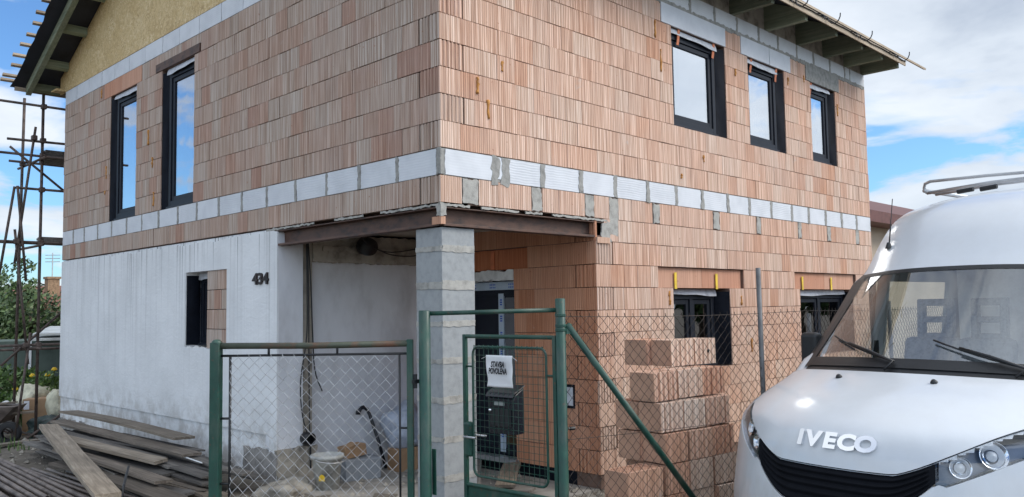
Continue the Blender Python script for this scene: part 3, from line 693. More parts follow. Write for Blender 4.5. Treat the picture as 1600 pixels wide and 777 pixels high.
# -- roof
SL=.45
def foilz(v): return 2.885+SL*((v+.65) if v<=5.1 else (HV+.65-v))
roof=None
m_=MB()
U0,U1=-.69,9.84
for s in (0,1):
    f=(lambda v:v) if s==0 else (lambda v:HV-v)
    def fn(a,t,f=f):
        v=-.69+(5.1+.69)*t; uu=U0+(U1-U0)*a
        if a==0: uu+=rnd.uniform(-.02,.025)
        return Vector((uu,f(v),foilz(f(v))+.006+(rnd.uniform(-.02,.0) if t==0 else 0)))
    m_.grid(fn,50,24)
roof=m_.build('roof',M['foil'],house,fix=False)
sol=roof.modifiers.new('thickness','SOLIDIFY'); sol.thickness=.006; sol.offset=1
rf=[.3,1.35,2.33,3.31,4.3,5.28,6.26,7.25,8.19,9.0,9.70]
for u in rf:
    for s in (0,1):
        m_=MB(); f=(lambda v:v) if s==0 else (lambda v:HV-v)
        pl=[(-.6,2.752),(.0,2.752),(5.08,5.02),(5.08,foilz(5.08)-.004),(-.6,foilz(-.6)-.004)]
        m_.tone=rnd.random(); m_.prism([(u-.04,f(v),z) for v,z in pl],(.08,0,0)); m_.build('rafter',M['rafter_v'],roof)
for s in (0,1):                                            # barge rafters and lookouts at the gable
    f=(lambda v:v) if s==0 else (lambda v:HV-v)
    m_=MB(); m_.tone=.9; m_.prism([(-.47,f(v),z) for v,z in ((-.62,foilz(-.62)-.16),(5.1,foilz(5.1)-.16),(5.1,foilz(5.1)-.004),(-.62,foilz(-.62)-.004))],(.085,0,0)); m_.build('barge_rafter',M['rafter_v'],roof)
    for v in (-.57,.08,.98,1.82,2.7,3.6,4.5):
        m_=MB(); m_.tone=rnd.random(); zz=foilz(v); dz=SL*.08
        m_.prism([(-.383,f(v),zz-.12),(-.383,f(v+.08),zz+dz-.12),(-.383,f(v+.08),zz+dz-.004),(-.383,f(v),zz-.004)],(.45,0,0)); m_.build('lookout',M['rafter'],roof)
for s in (0,1):
    f=(lambda v:v) if s==0 else (lambda v:HV-v)
    v=-.66; k=0
    while v<5.05:
        m_=MB(); m_.tone=rnd.random(); z=foilz(v)+.05; tip=-.86+rnd.uniform(-.03,.03)+.02*k*.5; end=9.95 if not(s==0 and k==0) else 10.9
        m_.prism([(tip,f(v),z),(tip,f(v+.05),z+SL*.05),(tip,f(v+.05),z+SL*.05+.035),(tip,f(v),z+.035)],(end-tip,0,0)); m_.build('roof_batten',M['batten'],roof)
        v+=.125 if k==0 else .25+.03*(k%2); k+=1
for v0 in (-.672,HV+.655): m_=MB(); m_.box(U0+.05,9.86,v0,v0+.017,2.80,2.872); m_.build('eaves_board',M['batten'],roof)
for u in (1.0,2.2,3.4,4.6,5.75,6.75,7.9,9.45):
    m_=MB(); pts=[(u,-.60,2.95),(u,-.69,2.90),(u,-.71,2.83),(u,-.75,2.79),(u,-.80,2.78),(u,-.85,2.81),(u,-.875,2.86),(u,-.88,2.91)]
    m_.tube(pts,.008,6); m_.tube([(u-.12,-.60,2.95),(u-.12,-.69,2.90),(u-.12,-.70,2.83)],.007,6); m_.build('gutter_bracket',M['black'],roof)
mb=MB(); n=40
for s in (0,1):
    f=(lambda v:v) if s==0 else (lambda v:HV-v)
    mb.prism([(-.004,f(v),z) for v,z in ((-.28,2.755),(5.1,2.755),(5.1,foilz(5.1)-.01),(-.28,foilz(-.28)-.01))],(.03,0,0))
mb.build('gable_board',M['osb'],house)
mb=MB(); mb.prism([(-.15,-.01,2.76),(-.15,-.3,2.78),(-.15,-.3,2.80),(-.15,-.01,2.80)],(.145,0,0)); mb.prism([(-.15,HV+.01,2.76),(-.15,HV+.3,2.78),(-.15,HV+.3,2.80),(-.15,HV+.01,2.80)],(.145,0,0)); mb.build('soffit_board',M['osb'],house)
mb=MB(); mb.prism([(9.72,v,z) for v,z in ((0,2.755),(HV,2.755),(5.1,foilz(5.1)-.02))],(.02,0,0)); mb.build('rear_gable_board',M['osb'],house)
mb=MB(); mb.box(.05,9.7,.02,.05,2.755,3.1); mb.build('eaves_filler',M['concrete_warm'],house)
# ------------------------------------------------------------------ the white van
vrnd=random.Random(3)
VTH=R(52); YAW=R(44.60913768)
_F=Vector((math.cos(YAW),math.sin(YAW),0)); _R=Vector((math.sin(YAW),-math.cos(YAW),0))
vay=-_R*math.sin(VTH)-_F*math.cos(VTH)
van=thing('van','white panel van with high roof, black grille and chrome lettering, parked beside the fence','van',(VORG[0],VORG[1],-ZO),(0,0,math.atan2(-vay.x,vay.y)))
def V(x,y,z): return Vector((-x,y,z))
def VSv(s,t,o=0):
    p=V(*VS(s,t))
    if o:
        e=.02
        ds=V(*VS(min(s+e,20),t))-V(*VS(max(s-e,0),t)); dt=V(*VS(s,t+e))-V(*VS(s,t-e))
        n=ds.cross(dt)
        n.normalize()
        c=p-Vector((0,-2.5,1.0))
        if n.dot(c)<0: n=-n
        p=p+n*o
    return p
def patch(mb,s0,s1,t0,t1,o,nu=24,nv=12,wave=None,rim=True):
    """sheet on the body surface between two curves, with a folded-in rim"""
    f0=s0 if callable(s0) else (lambda t:s0); f1=s1 if callable(s1) else (lambda t:s1)
    def fn(a,b):
        t=t0+(t1-t0)*a; s=f0(t)+(f1(t)-f0(t))*b
        return VSv(s,t,o+(wave(a,b) if wave else 0))
    mb.grid(fn,nu,nv)
    if rim:
        L=[(i/nu,0) for i in range(nu+1)],[(i/nu,1) for i in range(nu+1)],[(0,j/nv) for j in range(nv+1)],[(1,j/nv) for j in range(nv+1)]
        for ed in L:
            for (a,b),(c,d) in zip(ed[:-1],ed[1:]):
                p,q=fn(a,b),fn(c,d)
                t=t0+(t1-t0)*a; p2=VSv(f0(t)+(f1(t)-f0(t))*b,t,-.012); t=t0+(t1-t0)*c; q2=VSv(f0(t)+(f1(t)-f0(t))*d,t,-.012)
                mb.quad(p,q,q2,p2)
VB=lambda mb,name,m,par=van,**k: mb.build(name,M[m] if isinstance(m,str) else m,par,local=True,**k)
slo=lambda t: 4.95+ (0 if abs(t)<.38 else 3.0*((abs(t)-.38)/.62)**1.2)
# body shell
mb=MB()
S=[i*.25 for i in range(0,81)]
def body(a,b): return VSv(20*b,-1+2*a)
mb.grid(body,56,160,skip=lambda a,b: (12.05<20*b<13.98 and abs(-1+2*a)<.95) or (20*b<slo(-1+2*a)-.2 and 3.4<20*b and abs(-1+2*a)>.57))
for sg in (-1,1):
    st=[3+.25*i for i in range(69)]
    rows=[]
    for s in st:
        ex,ey,ez=VS(s,sg); ex=abs(ex)
        zt=min(ez-.07,2.12) if ez>1.60 else ez-.02
        zb=min(1.42,zt-.02)
        col=[(ex,ez)]
        bw=min(1,max(0,(ez-2.17)/.45)); bw=bw*bw*(3-2*bw); xt=1-.1*max(0,(zt-1.42)/.78)
        for f,px_,pz_ in ((.35,.88,ez-.10),(.7,.912,ez-.28)):
            col.append(((ex+(xt-ex)*f)*(1-bw)+px_*bw,(ez-(ez-zt)*f)*(1-bw)+pz_*bw))
        col+= [(1-.1*max(0,(zt-1.42)/.78),zt),(1.0,zb),(1.0,(zb+.42)/2),(.985,.42)]
        rows.append([V(sg*x,ey,z) for x,z in col])
    vs=[p for r in rows for p in r]; n=len(rows[0]); fs=[]
    for i in range(len(rows)-1):
        yy=(rows[i][0].y+rows[i+1][0].y)/2
        for k in range(n-1):
            if k==3 and (-1.38<yy<-.40 or -2.75<yy<-1.55): continue
            a=i*n+k; fs.append((a,a+1,a+n+1,a+n))
    mb.add(vs,fs)
mb.add([V(-1,-5.6,.42),V(1,-5.6,.42),V(1,-5.6,1.4),V(.9,-5.6,2.6),V(.8,-5.6,2.9),V(-.8,-5.6,2.9),V(-.9,-5.6,2.6),V(-1,-5.6,1.4)],[tuple(range(8))])
mb.add([V(-.98,-5.6,.42),V(.98,-5.6,.42),V(.98,.6,.42),V(.9,.88,.42),V(-.9,.88,.42),V(-.98,.6,.42)],[tuple(range(6))])
shell=VB(mb,'body','paint',smooth=True)
# hood
mb=MB(); patch(mb,slo,10.9,-.955,.955,.012,48,30); hood=VB(mb,'hood','paint',smooth=True)
mb=MB(); patch(mb,lambda t:slo(t)-.05,10.93,-.966,.966,.006,48,20,rim=False); VB(mb,'hood_gap','grille_black',hood)
for t in (-.40,.30):
    mb=MB(); p=VSv(10.05,t,.014); mb.lathe([(0,.022),(.012,.02),(.02,.01),(.024,0)],p,10,(0,.5,.8)); VB(mb,'washer_nozzle','black',hood,smooth=True)
# badge
spc=[-.212,-.122,-.010,.098,.215]
for ch,x in zip('IVECO',spc):
    me=text_mesh(ch,.130,.012,.0065,.05,1,1.22)
    z=6.32; t=x/.985
    p=VSv(z,t,.022); e=.04
    r=(VSv(z,t+e)-VSv(z,t-e)).normalized(); u=(VSv(z+e,t)-VSv(z-e,t)).normalized()
    o=put_text('badge_letter',me,M['badge_chrome'],hood,p,r,u,local=True)
    b=o.modifiers.new('bevel','BEVEL'); b.width=.010; b.segments=3; b.limit_method='ANGLE'
# grille
gl=lambda t: 2.75+2.0*max(0,(abs(t)-.25)/.35)**2
gu=lambda t: slo(t)-.10
mb=MB(); patch(mb,gl,gu,-.60,.60,.016,60,40,wave=lambda a,b:.007*math.sin(b*5*2*math.pi) if .04<a<.96 else 0); VB(mb,'grille','grille_black')
# headlights
for sg in (-1,1):
    hl=lambda t: 4.15+1.9*(abs(t)-.57)/.42; hu=lambda t: slo(t)-.16
    a,b=sorted((sg*.585,sg*.995))
    mb=MB(); patch(mb,hl,hu,a,b,-.07,20,12,rim=False); patch(mb,hl,hu,a,b,.010,20,12,rim=True) if False else None
    h=VB(mb,'headlight','lamp_bowl',smooth=True)
    for t,r in ((.70,.056),(.835,.074)):
        s_=(hl(t)+hu(t))/2
        m2=MB(); p=VSv(s_,sg*t,-.022); n=(VSv(s_,sg*t,.1)-VSv(s_,sg*t)).normalized()
        m2.lathe([(.015,-.05),(r*.5,-.042),(r*.8,-.022),(r,.004),(r*1.03,.004)],p,24,n); VB(m2,'reflector','chrome',h,smooth=True)
        m2=MB(); m2.lathe([(0,.0),(.02,-.01),(.03,-.035)],p,12,n); VB(m2,'bulb','number_plate',h,smooth=True)
    m2=MB(); patch(m2,hl,hu,a,b,.016,24,12,rim=True); VB(m2,'lens','lens',h,smooth=True)
# bumper
mb=MB(); patch(mb,1.75,lambda t:min(gl(t)-.05,4.5) if abs(t)<.62 else 4.15+1.9*(abs(t)-.57)/.42-.06,-.999,.999,.022,60,12); VB(mb,'bumper','paint',smooth=True)
mb=MB(); patch(mb,.1,1.72,-.999,.999,.018,50,10); VB(mb,'bumper_skirt','black',smooth=True)
mb=MB(); patch(mb,1.85,2.6,-.27,.27,.035,8,4); VB(mb,'number_plate','number_plate')
# windscreen, its dark surround and the scuttle
mb=MB(); patch(mb,10.92,12.12,-.97,.97,.003,40,6,rim=False); VB(mb,'scuttle','black',smooth=True)
mb=MB(); patch(mb,12.0,14.04,-.965,.965,.007,40,20,rim=False); ws=VB(mb,'windscreen','screen',smooth=True)
mb=MB()
for sg in (-1,1): a,b=sorted((sg*.925,sg*.999)); patch(mb,11.9,14.06,a,b,.012,3,20,rim=False)
patch(mb,13.93,14.06,-.95,.95,.011,40,2,rim=False); patch(mb,11.95,12.22,-.95,.95,.011,40,2,rim=False); VB(mb,'screen_surround','black',ws,smooth=True)
for (s0,t0),(s1,t1) in (((12.62,-.80),(12.10,-.10)),((12.55,.12),(12.08,.76))):
    mb=MB(); pts=[VSv(s0+(s1-s0)*k/6,t0+(t1-t0)*k/6,.03) for k in range(7)]; mb.tube(pts,.007,6); mb.tube([pts[2]+Vector((0,.01,.012)),pts[4]+Vector((0,.02,.02)),pts[6]+Vector((0,.015,.0)),VSv(11.7,t1-.05,.02)],.010,6)
    VB(mb,'wiper','black',ws,smooth=True)
# side windows, doors, mirrors, wheels
for sg in (-1,1):
    mb=MB(); st=[s/8 for s in range(104,136)]; L=[]
    for s in st:
        ex,ey,ez=VS(s,sg)
        if -1.40<ey<-.36:
            zt=min(ez-.07,2.12); L.append((V(sg*(1-.1*max(0,(zt-1.42)/.78)-.012),ey,zt),V(sg*.988,ey,1.42)))
    for (a,b),(c,d) in zip(L[:-1],L[1:]): mb.quad(a,b,d,c)
    VB(mb,'side_window','screen',smooth=True)
    mb=MB(); L=[]
    for s in [16.6+.1*i for i in range(30)]:
        ex,ey,ez=VS(s,sg)
        if -2.78<ey<-1.5: L.append((V(sg*.90,ey,2.12),V(sg*.988,ey,1.42)))
    for (a,b),(c,d) in zip(L[:-1],L[1:]): mb.quad(a,b,d,c)
    VB(mb,'added_side_window','screen',smooth=True)  # unseen second window, added so brightness shows behind the seats
    mb=MB(); mb.box(-sg*.98-.004,-sg*1.0-.004*sg,-1.47,-1.39,1.40,2.16); mb.box(-sg*.995,-sg*1.006,-1.42,-.35,1.385,1.425); VB(mb,'window_frame','black')
    mb=MB(); mb.box(-sg*1.002,-sg*1.012,-1.42,-1.405,.5,1.38); mb.box(-sg*1.002,-sg*1.012,-.30,-.285,.55,1.38); mb.box(-sg*1.003,-sg*1.03,-1.32,-1.14,1.2,1.24); VB(mb,'door_trim','black')
    mb=MB(); mb.tube([V(sg*.97,-.60,1.40),V(sg*1.04,-.58,1.42),V(sg*1.08,-.57,1.48)],.03,8); mb.tube([V(sg*.95,-.64,1.64),V(sg*1.08,-.58,1.64)],.014,8)
    mi=VB(mb,'mirror','black',smooth=True)
    mb=MB(); cx=sg*1.085; mb.box(min(-cx-.08,-cx+.08),max(-cx-.08,-cx+.08),-.65,-.55,1.43,1.70)
    h=VB(mb,'mirror_housing','black',mi); bv=h.modifiers.new('bevel','BEVEL'); bv.width=.035; bv.segments=4
    mb=MB(); mb.box(-cx-.06,-cx+.06,-.656,-.651,1.46,1.67); VB(mb,'mirror_glass','chrome',mi)
    for y in (-.08,-3.6):
        mb=MB(); mb.lathe([(.20,-.12),(.33,-.12),(.36,-.09),(.36,.09),(.33,.12),(.20,.12)],V(sg*.885,y,.36),28,(1,0,0)); w=VB(mb,'wheel','rubber',smooth=True)
        mb=MB(); mb.lathe([(0,.09),(.06,.10),(.08,.07),(.17,.06),(.205,.1),(.205,-.1)],V(sg*.885,y,.36),24,(-sg,0,0)); VB(mb,'rim','alu',w,smooth=True)
        mb=MB(); mb.lathe([(.37,-.002),(.47,-.002),(.47,.006),(.37,.006)],V(sg*1.0,y,.38),28,(-sg,0,0)); VB(mb,'arch_trim','black',w)
for sg in (-1,1):
    mb=MB(); L=[]
    for s in [11.9+.12*i for i in range(20)]:
        ex,ey,ez=VS(s,sg); ex=abs(ex); zt=ez-.075; xt=1-.1*max(0,(zt-1.42)/.78)
        L.append((V(sg*(ex+.006),ey+.004,ez+.004),V(sg*(max(xt,ex)+.007),ey,max(zt,1.38))))
    for (a,b),(c,d) in zip(L[:-1],L[1:]): mb.quad(a,b,d,c)
    VB(mb,'pillar_trim','black',smooth=True)
# aerial and roof rack
mb=MB(); p=VSv(15.55,-.80); mb.lathe([(0,.05),(.012,.05),(.022,.02),(.03,0)],p,10); mb.tube([p+Vector((0,-.01,.03)),p+Vector((0,-.05,.2))],.006,6); mb.tube([p+Vector((0,-.05,.2)),p+Vector((0,-.10,.42))],.0035,6); VB(mb,'aerial','black')
rk=MB()
zR=2.95
for y in (-2.25,-2.42,-3.4,-4.6): rk.tube([V(-.86,y,zR),V(-.3,y,zR+.03),V(.3,y,zR+.03),V(.86,y,zR)],.015,8)
for sg in (-1,1): rk.tube([V(sg*.86,-2.20,zR+.02),V(sg*.86,-5.2,zR+.02)],.02,8)
rack=VB(rk,'roof_rack','alu',smooth=True)
mb=MB(); mb.tube([V(-.86,-2.25,zR),V(-.875,-2.23,zR+.05),V(-.86,-2.22,zR+.085),V(-.80,-2.20,zR+.10),V(-.3,-2.18,zR+.085),V(.3,-2.2,zR+.06),V(.80,-2.22,zR+.03),V(.86,-2.25,zR+.01)],.014,8); VB(mb,'front_hoop','alu',rack,smooth=True)
for x in (-.62,-.42,.42,.62):
    mb=MB(); mb.tube([V(x,-2.33,zR-.01),V(x+.14,-2.33,zR)],.022,8); VB(mb,'rack_clamp','black',rack)
for sg in (-1,1):
    for y in (-3.4,-4.6):
        mb=MB(); mb.box(-sg*.80-.02,-sg*.80+.02,y-.03,y+.03,2.78,zR); VB(mb,'rack_foot','alu',rack)
# cab
mb=MB(); mb.box(-.86,.86,-.50,-.10,1.02,1.36); mb.box(-.84,.84,-.62,-.42,1.0,1.30); VB(mb,'dashboard','cab_grey',bevel=.04)
mb=MB(); mb.box(-.9,.9,-2.8,-.2,.55,.62); mb.box(-.88,.88,-2.84,-2.81,.6,2.6); VB(mb,'bulkhead','cab_light')
for x,w in ((-.55,.24),(-.12,.22),(.52,.25)):
    mb=MB(); mb.box(-x-w,-x+w,-1.55,-.95,.8,1.02); mb.obox(V(x+w,-1.50,1.0),V(-2*w,0,0),(0,-.16,.62),(0,.12,.03))
    s_=VB(mb,'seat','seat_cloth',bevel=.05)
    mb=MB()
    hw=w*.62; y0,z0=-1.68,1.62
    for a,b,c,d in ((-hw,-hw+.05,0,.34),(hw-.05,hw,0,.34),(-hw+.05,hw-.05,.28,.34),(-hw+.05,hw-.05,.14,.19),(-hw+.05,hw-.05,0,.05)):
        mb.obox(V(x+a,y0-.03*c,z0+c),V(b-a,0,0),(0,-.03,d-c),(0,.09,0))
    VB(mb,'headrest','seat_cloth',s_,bevel=.012)
mb=MB(); c=V(.50,-.72,1.30); ax=Vector((0,-.55,.83)); q=Vector((0,0,1)).rotation_difference(ax)
mb.tube([c+q@Vector((.2*math.cos(a*math.pi/12),.2*math.sin(a*math.pi/12),0)) for a in range(25)],.016,8,cap=False); mb.tube([c+q@Vector((-.2,0,0)),c+q@Vector((.2,0,0))],.02,6); mb.tube([c,c-ax*.25],.03,8); VB(mb,'steering_wheel','black',smooth=True)
mb=MB(); mb.obox(V(-.25,-.18,1.365),V(.16,0,0),V(0,-.12,0)-V(0,0,0),(0,0,.004)); VB(mb,'paper_slip','paper')
# ------------------------------------------------------------------ gates and fence
grnd=random.Random(8)
GROUND=-3.15
def chain_mesh(mb,o,ax,W,z0,z1,p=.0849,r=.0022,nrm=None,sag=0,n=4,twist=True):
    ax=Vector(ax).normalized(); nrm=nrm or ax.cross(Vector((0,0,1)))
    sp_=p/2; cols=int(W/sp_); rows=int((z1-z0)/(p/2))
    jit=[(grnd.uniform(-.0025,.0025),grnd.uniform(-.003,.003)) for _ in range(cols+2)]
    for c in range(cols+1):
        pts=[]
        for k in range(rows+1):
            x=c*sp_+(p/4 if (k+c)%2 else -p/4); x=min(max(x,0),W)
            dd=.003*(1 if k%2 else -1)
            z=z1-k*p/2; zz=sag*math.sin(math.pi*x/W) if W else 0
            pts.append(Vector(o)+ax*(x+jit[c][0]*math.sin(k*.7+c))+Vector((0,0,z-zz-jit[c][1]))+nrm*(dd+.006*math.sin(k*.31+c*.2)))
        if twist: pts=[pts[0]+Vector((0,0,.018))-ax*.004]+pts
        mb.tube(pts,r,n,cap=False)
# big gate leaf
A=Vector((-1.99,.22,0)); B=Vector((-1.07,-.93,0)); ga=(B-A).normalized(); GW=(B-A).length; gn=ga.cross(Vector((0,0,1)))
dg=thing('drive_gate','wide green tube gate leaf filled with zinc diamond mesh, rust along its top rail','gate',(A.x,A.y,GROUND))
up=lambda p,z: Vector((p.x,p.y,z))
def rod(mb,p,q,r,n=10): mb.tube([p,q],r,n)
mb=MB(); mb.obox(up(A,-3.02)-ga*.04-gn*.035,ga*.075,gn*.07,(0,0,1.595)); mb.lathe([(.04,0),(.036,.015),(.02,.024),(0,.027)],up(A,-1.43),10); mb.build('stile',M['green'],dg,bevel=.008)
mb=MB(); mb.obox(up(B,-3.02)-ga*.045-gn*.02,ga*.045,gn*.04,(0,0,1.60)); mb.build('stile',M['green'],dg,bevel=.005)
mb=MB(); mb.tube([up(A,-1.452)+ga*.03,up(A+(B-A)*.5,-1.458),up(B,-1.45)-ga*.04],.023,12); mb.build('top_rail',M['green_rust'],dg,smooth=True)
mb=MB(); rod(mb,up(A,-3.0)+ga*.03,up(B,-3.0)-ga*.04,.023); mb.build('bottom_rail',M['green'],dg,smooth=True)
mb=MB(); L0=A+ga*.105; L1=B-ga*.10
rod(mb,up(L0-ga*.07,-1.525),up(L1+ga*.06,-1.522),.009,8); rod(mb,up(L0,-1.525),up(L0,-2.95),.010,8); rod(mb,up(L1,-1.522),up(L1,-2.95),.008,8); rod(mb,up(L0,-2.95),up(L1,-2.95),.008,8)
for f in (.27,.62): q=A+(B-A)*f; rod(mb,up(q,-1.46),up(q,-1.525),.009,8)
for z in (-1.98,-2.45): rod(mb,up(L0,z),up(A,z)+ga*.03,.009,8)
rod(mb,up(L1,-2.05),up(B,-2.05)-ga*.04,.008,8)
mb.build('inner_rods',M['black'],dg,smooth=True)
mb=MB(); chain_mesh(mb,L0+gn*.006,ga,(L1-L0).length,-2.95,-1.535,r=.0024); mb.build('diamond_mesh',M['zinc'],dg)
mb=MB()
for z in (-1.72,-2.75): mb.tube([up(B,z-.05)+ga*.012,up(B,z+.05)+ga*.012],.016,8); mb.box(B.x-.02,B.x+.04,B.y-.03,B.y+.0,z-.015,z+.012)
mb.build('hinge',M['black'],dg)
# posts with crossbar and brace
PLo=Vector((-1.02,-1.0,0)); PRo=Vector((-.34,-1.70,0)); gp=(PRo-PLo).normalized()
gf=thing('gate_frame','pair of green steel gate posts joined by a crossbar, with a slanting brace','gate posts',(PLo.x,PLo.y,GROUND))
for P_,zt,r in ((PLo,-1.215,.042),(PRo,-1.145,.036)):
    mb=MB(); mb.lathe([(r,-3.2),(r,zt-.006),(r-.006,zt),(0,zt)],(P_.x,P_.y,0),20); mb.build('post',M['green'],gf,smooth=True)
mb=MB(); rod(mb,up(PLo,-1.238)+gp*.03,up(PRo,-1.228)-gp*.03,.016,12); mb.build('crossbar',M['green'],gf,smooth=True)
FD=(Vector((1.70,-2.14,0))-PRo); FL=FD.length; FD.normalize(); fn_=FD.cross(Vector((0,0,1)))
mb=MB(); rod(mb,up(PRo,-1.335)+FD*.045+fn_*.02,up(PRo,-3.15)+FD*1.62+fn_*.02,.024,12); mb.build('brace',M['green'],gf,smooth=True)
mb=MB()
for z in (-1.265,-1.34,-1.37): mb.lathe([(.0365,-.012),(.040,-.008),(.040,.008),(.0365,.012)],(PRo.x,PRo.y,z),20)
mb.obox(up(PRo,-1.40)+FD*.03+fn_*.0,FD*.05,fn_*.03,(0,0,.07)); mb.build('clamp',M['green'],gf)
mb=MB(); mb.tube([up(PRo,-2.075)+FD*.03-fn_*.03,up(PRo,-2.08)+FD*.10-fn_*.03],.009,6); mb.tube([up(PRo,-2.08)+FD*.09-fn_*.03,up(PRo,-2.08)+FD*.13-fn_*.03],.014,8); mb.build('bolt',M['black'],gf)
mb=MB(); mb.box(PLo.x+.045,PLo.x+.052,PLo.y-.055,PLo.y-.015,-2.52,-2.20); mb.build('strike_plate',M['green'],gf)
# wicket leaf, ajar
Hh=Vector((-.355,-1.655,0)); Hf=Vector((-.392,-.735,0)); wd=(Hf-Hh).normalized(); WW=(Hf-Hh).length; wn=Vector((0,0,1)).cross(wd)  # wn points into the yard
if wn.x<0: wn=-wn
wk=thing('wicket_gate','narrow green wicket gate standing ajar, square wire mesh over a sheet metal panel','gate',(Hh.x,Hh.y,GROUND))
WP=lambda a,z: Vector((Hh.x+wd.x*a,Hh.y+wd.y*a,z))
mb=MB()
for a in (.0,WW): mb.obox(WP(a-.016,-3.05)-wn*.016,wd*.032,wn*.032,(0,0,1.64))
for z in (-1.425,-2.575,-3.05): mb.tube([WP(.016,z),WP(WW-.016,z)],.0165,10)
mb.build('frame',M['green'],wk,bevel=.004)
a0,a1,z0,z1=.085,WW-.085,-2.50,-1.505; cr=.06
pts=[]
for cx,cz,s in ((a1-cr,z1-cr,0),(a0+cr,z1-cr,90),(a0+cr,z0+cr,180),(a1-cr,z0+cr,270)):
    for k in range(6): an=R(s+k*18); pts.append(WP(cx+cr*math.cos(an),cz+cr*math.sin(an)))
pts.append(pts[0])
mb=MB(); mb.tube(pts,.0095,8,cap=False)
for a,b,z in ((.016,a0,-1.70),(.016,a0,-2.38),(a1,WW-.016,-1.66),(a1,WW-.016,-2.35)): mb.tube([WP(a,z),WP(b,z)],.008,6)
mb.build('mesh_frame',M['green'],wk,smooth=True)
mb=MB(); a=a0+.03
while a<a1-.01: mb.tube([WP(a,z0+.004),WP(a,z1-.004)],.0019,5); a+=.05
z=z0+.03
while z<z1-.01: mb.tube([WP(a0+.004,z)+wn*.004,WP(a1-.004,z)+wn*.004],.0019,5); z+=.05
k=a0+.03
while k<a1-.01:
    mb.tube([WP(k,z1-.012)-wn*.011,WP(k+.004,z1+.012)-wn*.004,WP(k+.006,z1+.012)+wn*.006,WP(k+.008,z1-.01)+wn*.010],.003,5); k+=.05
mb.build('wire_mesh',M['green'],wk)
mb=MB(); mb.obox(WP(.016,-3.035)-wn*.002,wd*(WW-.032),wn*.004,(0,0,.45)); mb.build('panel',M['green'],wk)
mb=MB(); mb.obox(WP(WW-.075,-2.36)-wn*.026,wd*.085,wn*.052,(0,0,.27)); lk=mb.build('lock_case',M['green'],wk,bevel=.02)
mb=MB(); 
for s in (-1,1): mb.tube([WP(WW-.035,-2.20)+wn*.02*s,WP(WW-.035,-2.20)+wn*.06*s,WP(WW-.16,-2.20)+wn*.06*s],.009,8)
mb.build('handle',M['alu'],lk,smooth=True)
mb=MB()
for z in (-1.68,-2.72): mb.tube([WP(-.02,z-.035),WP(-.02,z+.035)],.014,8); mb.obox(WP(-.03,z-.03)-wn*.012,wd*.03,wn*.024,(0,0,.06))
mb.build('hinge',M['green'],wk)
# notice
sg=thing('paper_notice','crumpled white paper notice with two lines of black capitals wired to the wicket mesh','notice',tuple(WP(.5,-1.80)-wn*.02))
def fn(s,t):
    a=.395+.27*s+(.006*math.sin(t*6)*s); z=-1.565-.24*t
    if s>.8 and .3<t<.9: a-=.006*math.sin((t-.3)*5)
    return WP(a,z)-wn*(.022+.003*math.sin(s*7+t*3)+.003*math.sin(t*11+s*2))
mb=MB(); mb.grid(fn,20,18); pp=mb.build('sheet',M['paper'],sg,smooth=True,fix=False); sl=pp.modifiers.new('thickness','SOLIDIFY'); sl.thickness=.001
right=-wd
for tx,z,w in (('STAVBA',-1.635,1),('POVOLENA',-1.685,1)):
    me=text_mesh(tx,.060,.0006,.0026,.22,1.0,.60 if tx=='POVOLENA' else .64)
    put_text('lettering',me,M['ink'],sg,tuple(WP(.535,z)-wn*.040),right,(0,0,1))
mb=MB(); mb.tube([WP(.41,-1.57)-wn*.02,WP(.36,-1.60)-wn*.012,WP(.37,-1.61)],.0025,5); mb.tube([WP(.65,-1.57)-wn*.02,WP(.72,-1.595)-wn*.02],.0025,5); mb.build('tie_wire',M['zinc'],sg)
# mailbox behind the mesh
mbx=thing('mailbox','black metal letterbox with sloping lid hanging behind the wicket mesh','mailbox',tuple(WP(.60,-2.14)+wn*.08))
mb=MB(); 
prof=[(.012,-2.16),(.012,-1.90),(.03,-1.865),(.13,-1.815),(.13,-2.16)]
mb.prism([WP(.42,z)+wn*d for d,z in prof],wd*.27); bx=mb.build('case',M['black_gloss'],mbx,bevel=.006)
mb=MB(); mb.prism([WP(.412,z)+wn*d for d,z in ((.0,-1.885),(.02,-1.855),(.135,-1.803),(.135,-1.795),(.012,-1.850),(-.008,-1.88))],wd*.286); mb.build('lid',M['black_gloss'],mbx,bevel=.003)
mb=MB(); mb.prism([WP(.445,z)+wn*d for d,z in ((.004,-2.10),(.004,-1.97),(.0118,-1.97),(.0118,-2.10))],wd*.215); mb.build('door',M['black'],mbx)
mb=MB(); mb.lathe([(0,.016),(.010,.015),(.013,0)],WP(.655,-1.985)+wn*.004,10,-wn); mb.build('lock',M['chrome'],mbx,smooth=True)
mb=MB(); mb.obox(WP(.51,-1.945)+wn*.003,wd*.11,wn*.008,(0,0,.028)); mb.build('name_plate',M['cab_grey'],mbx)
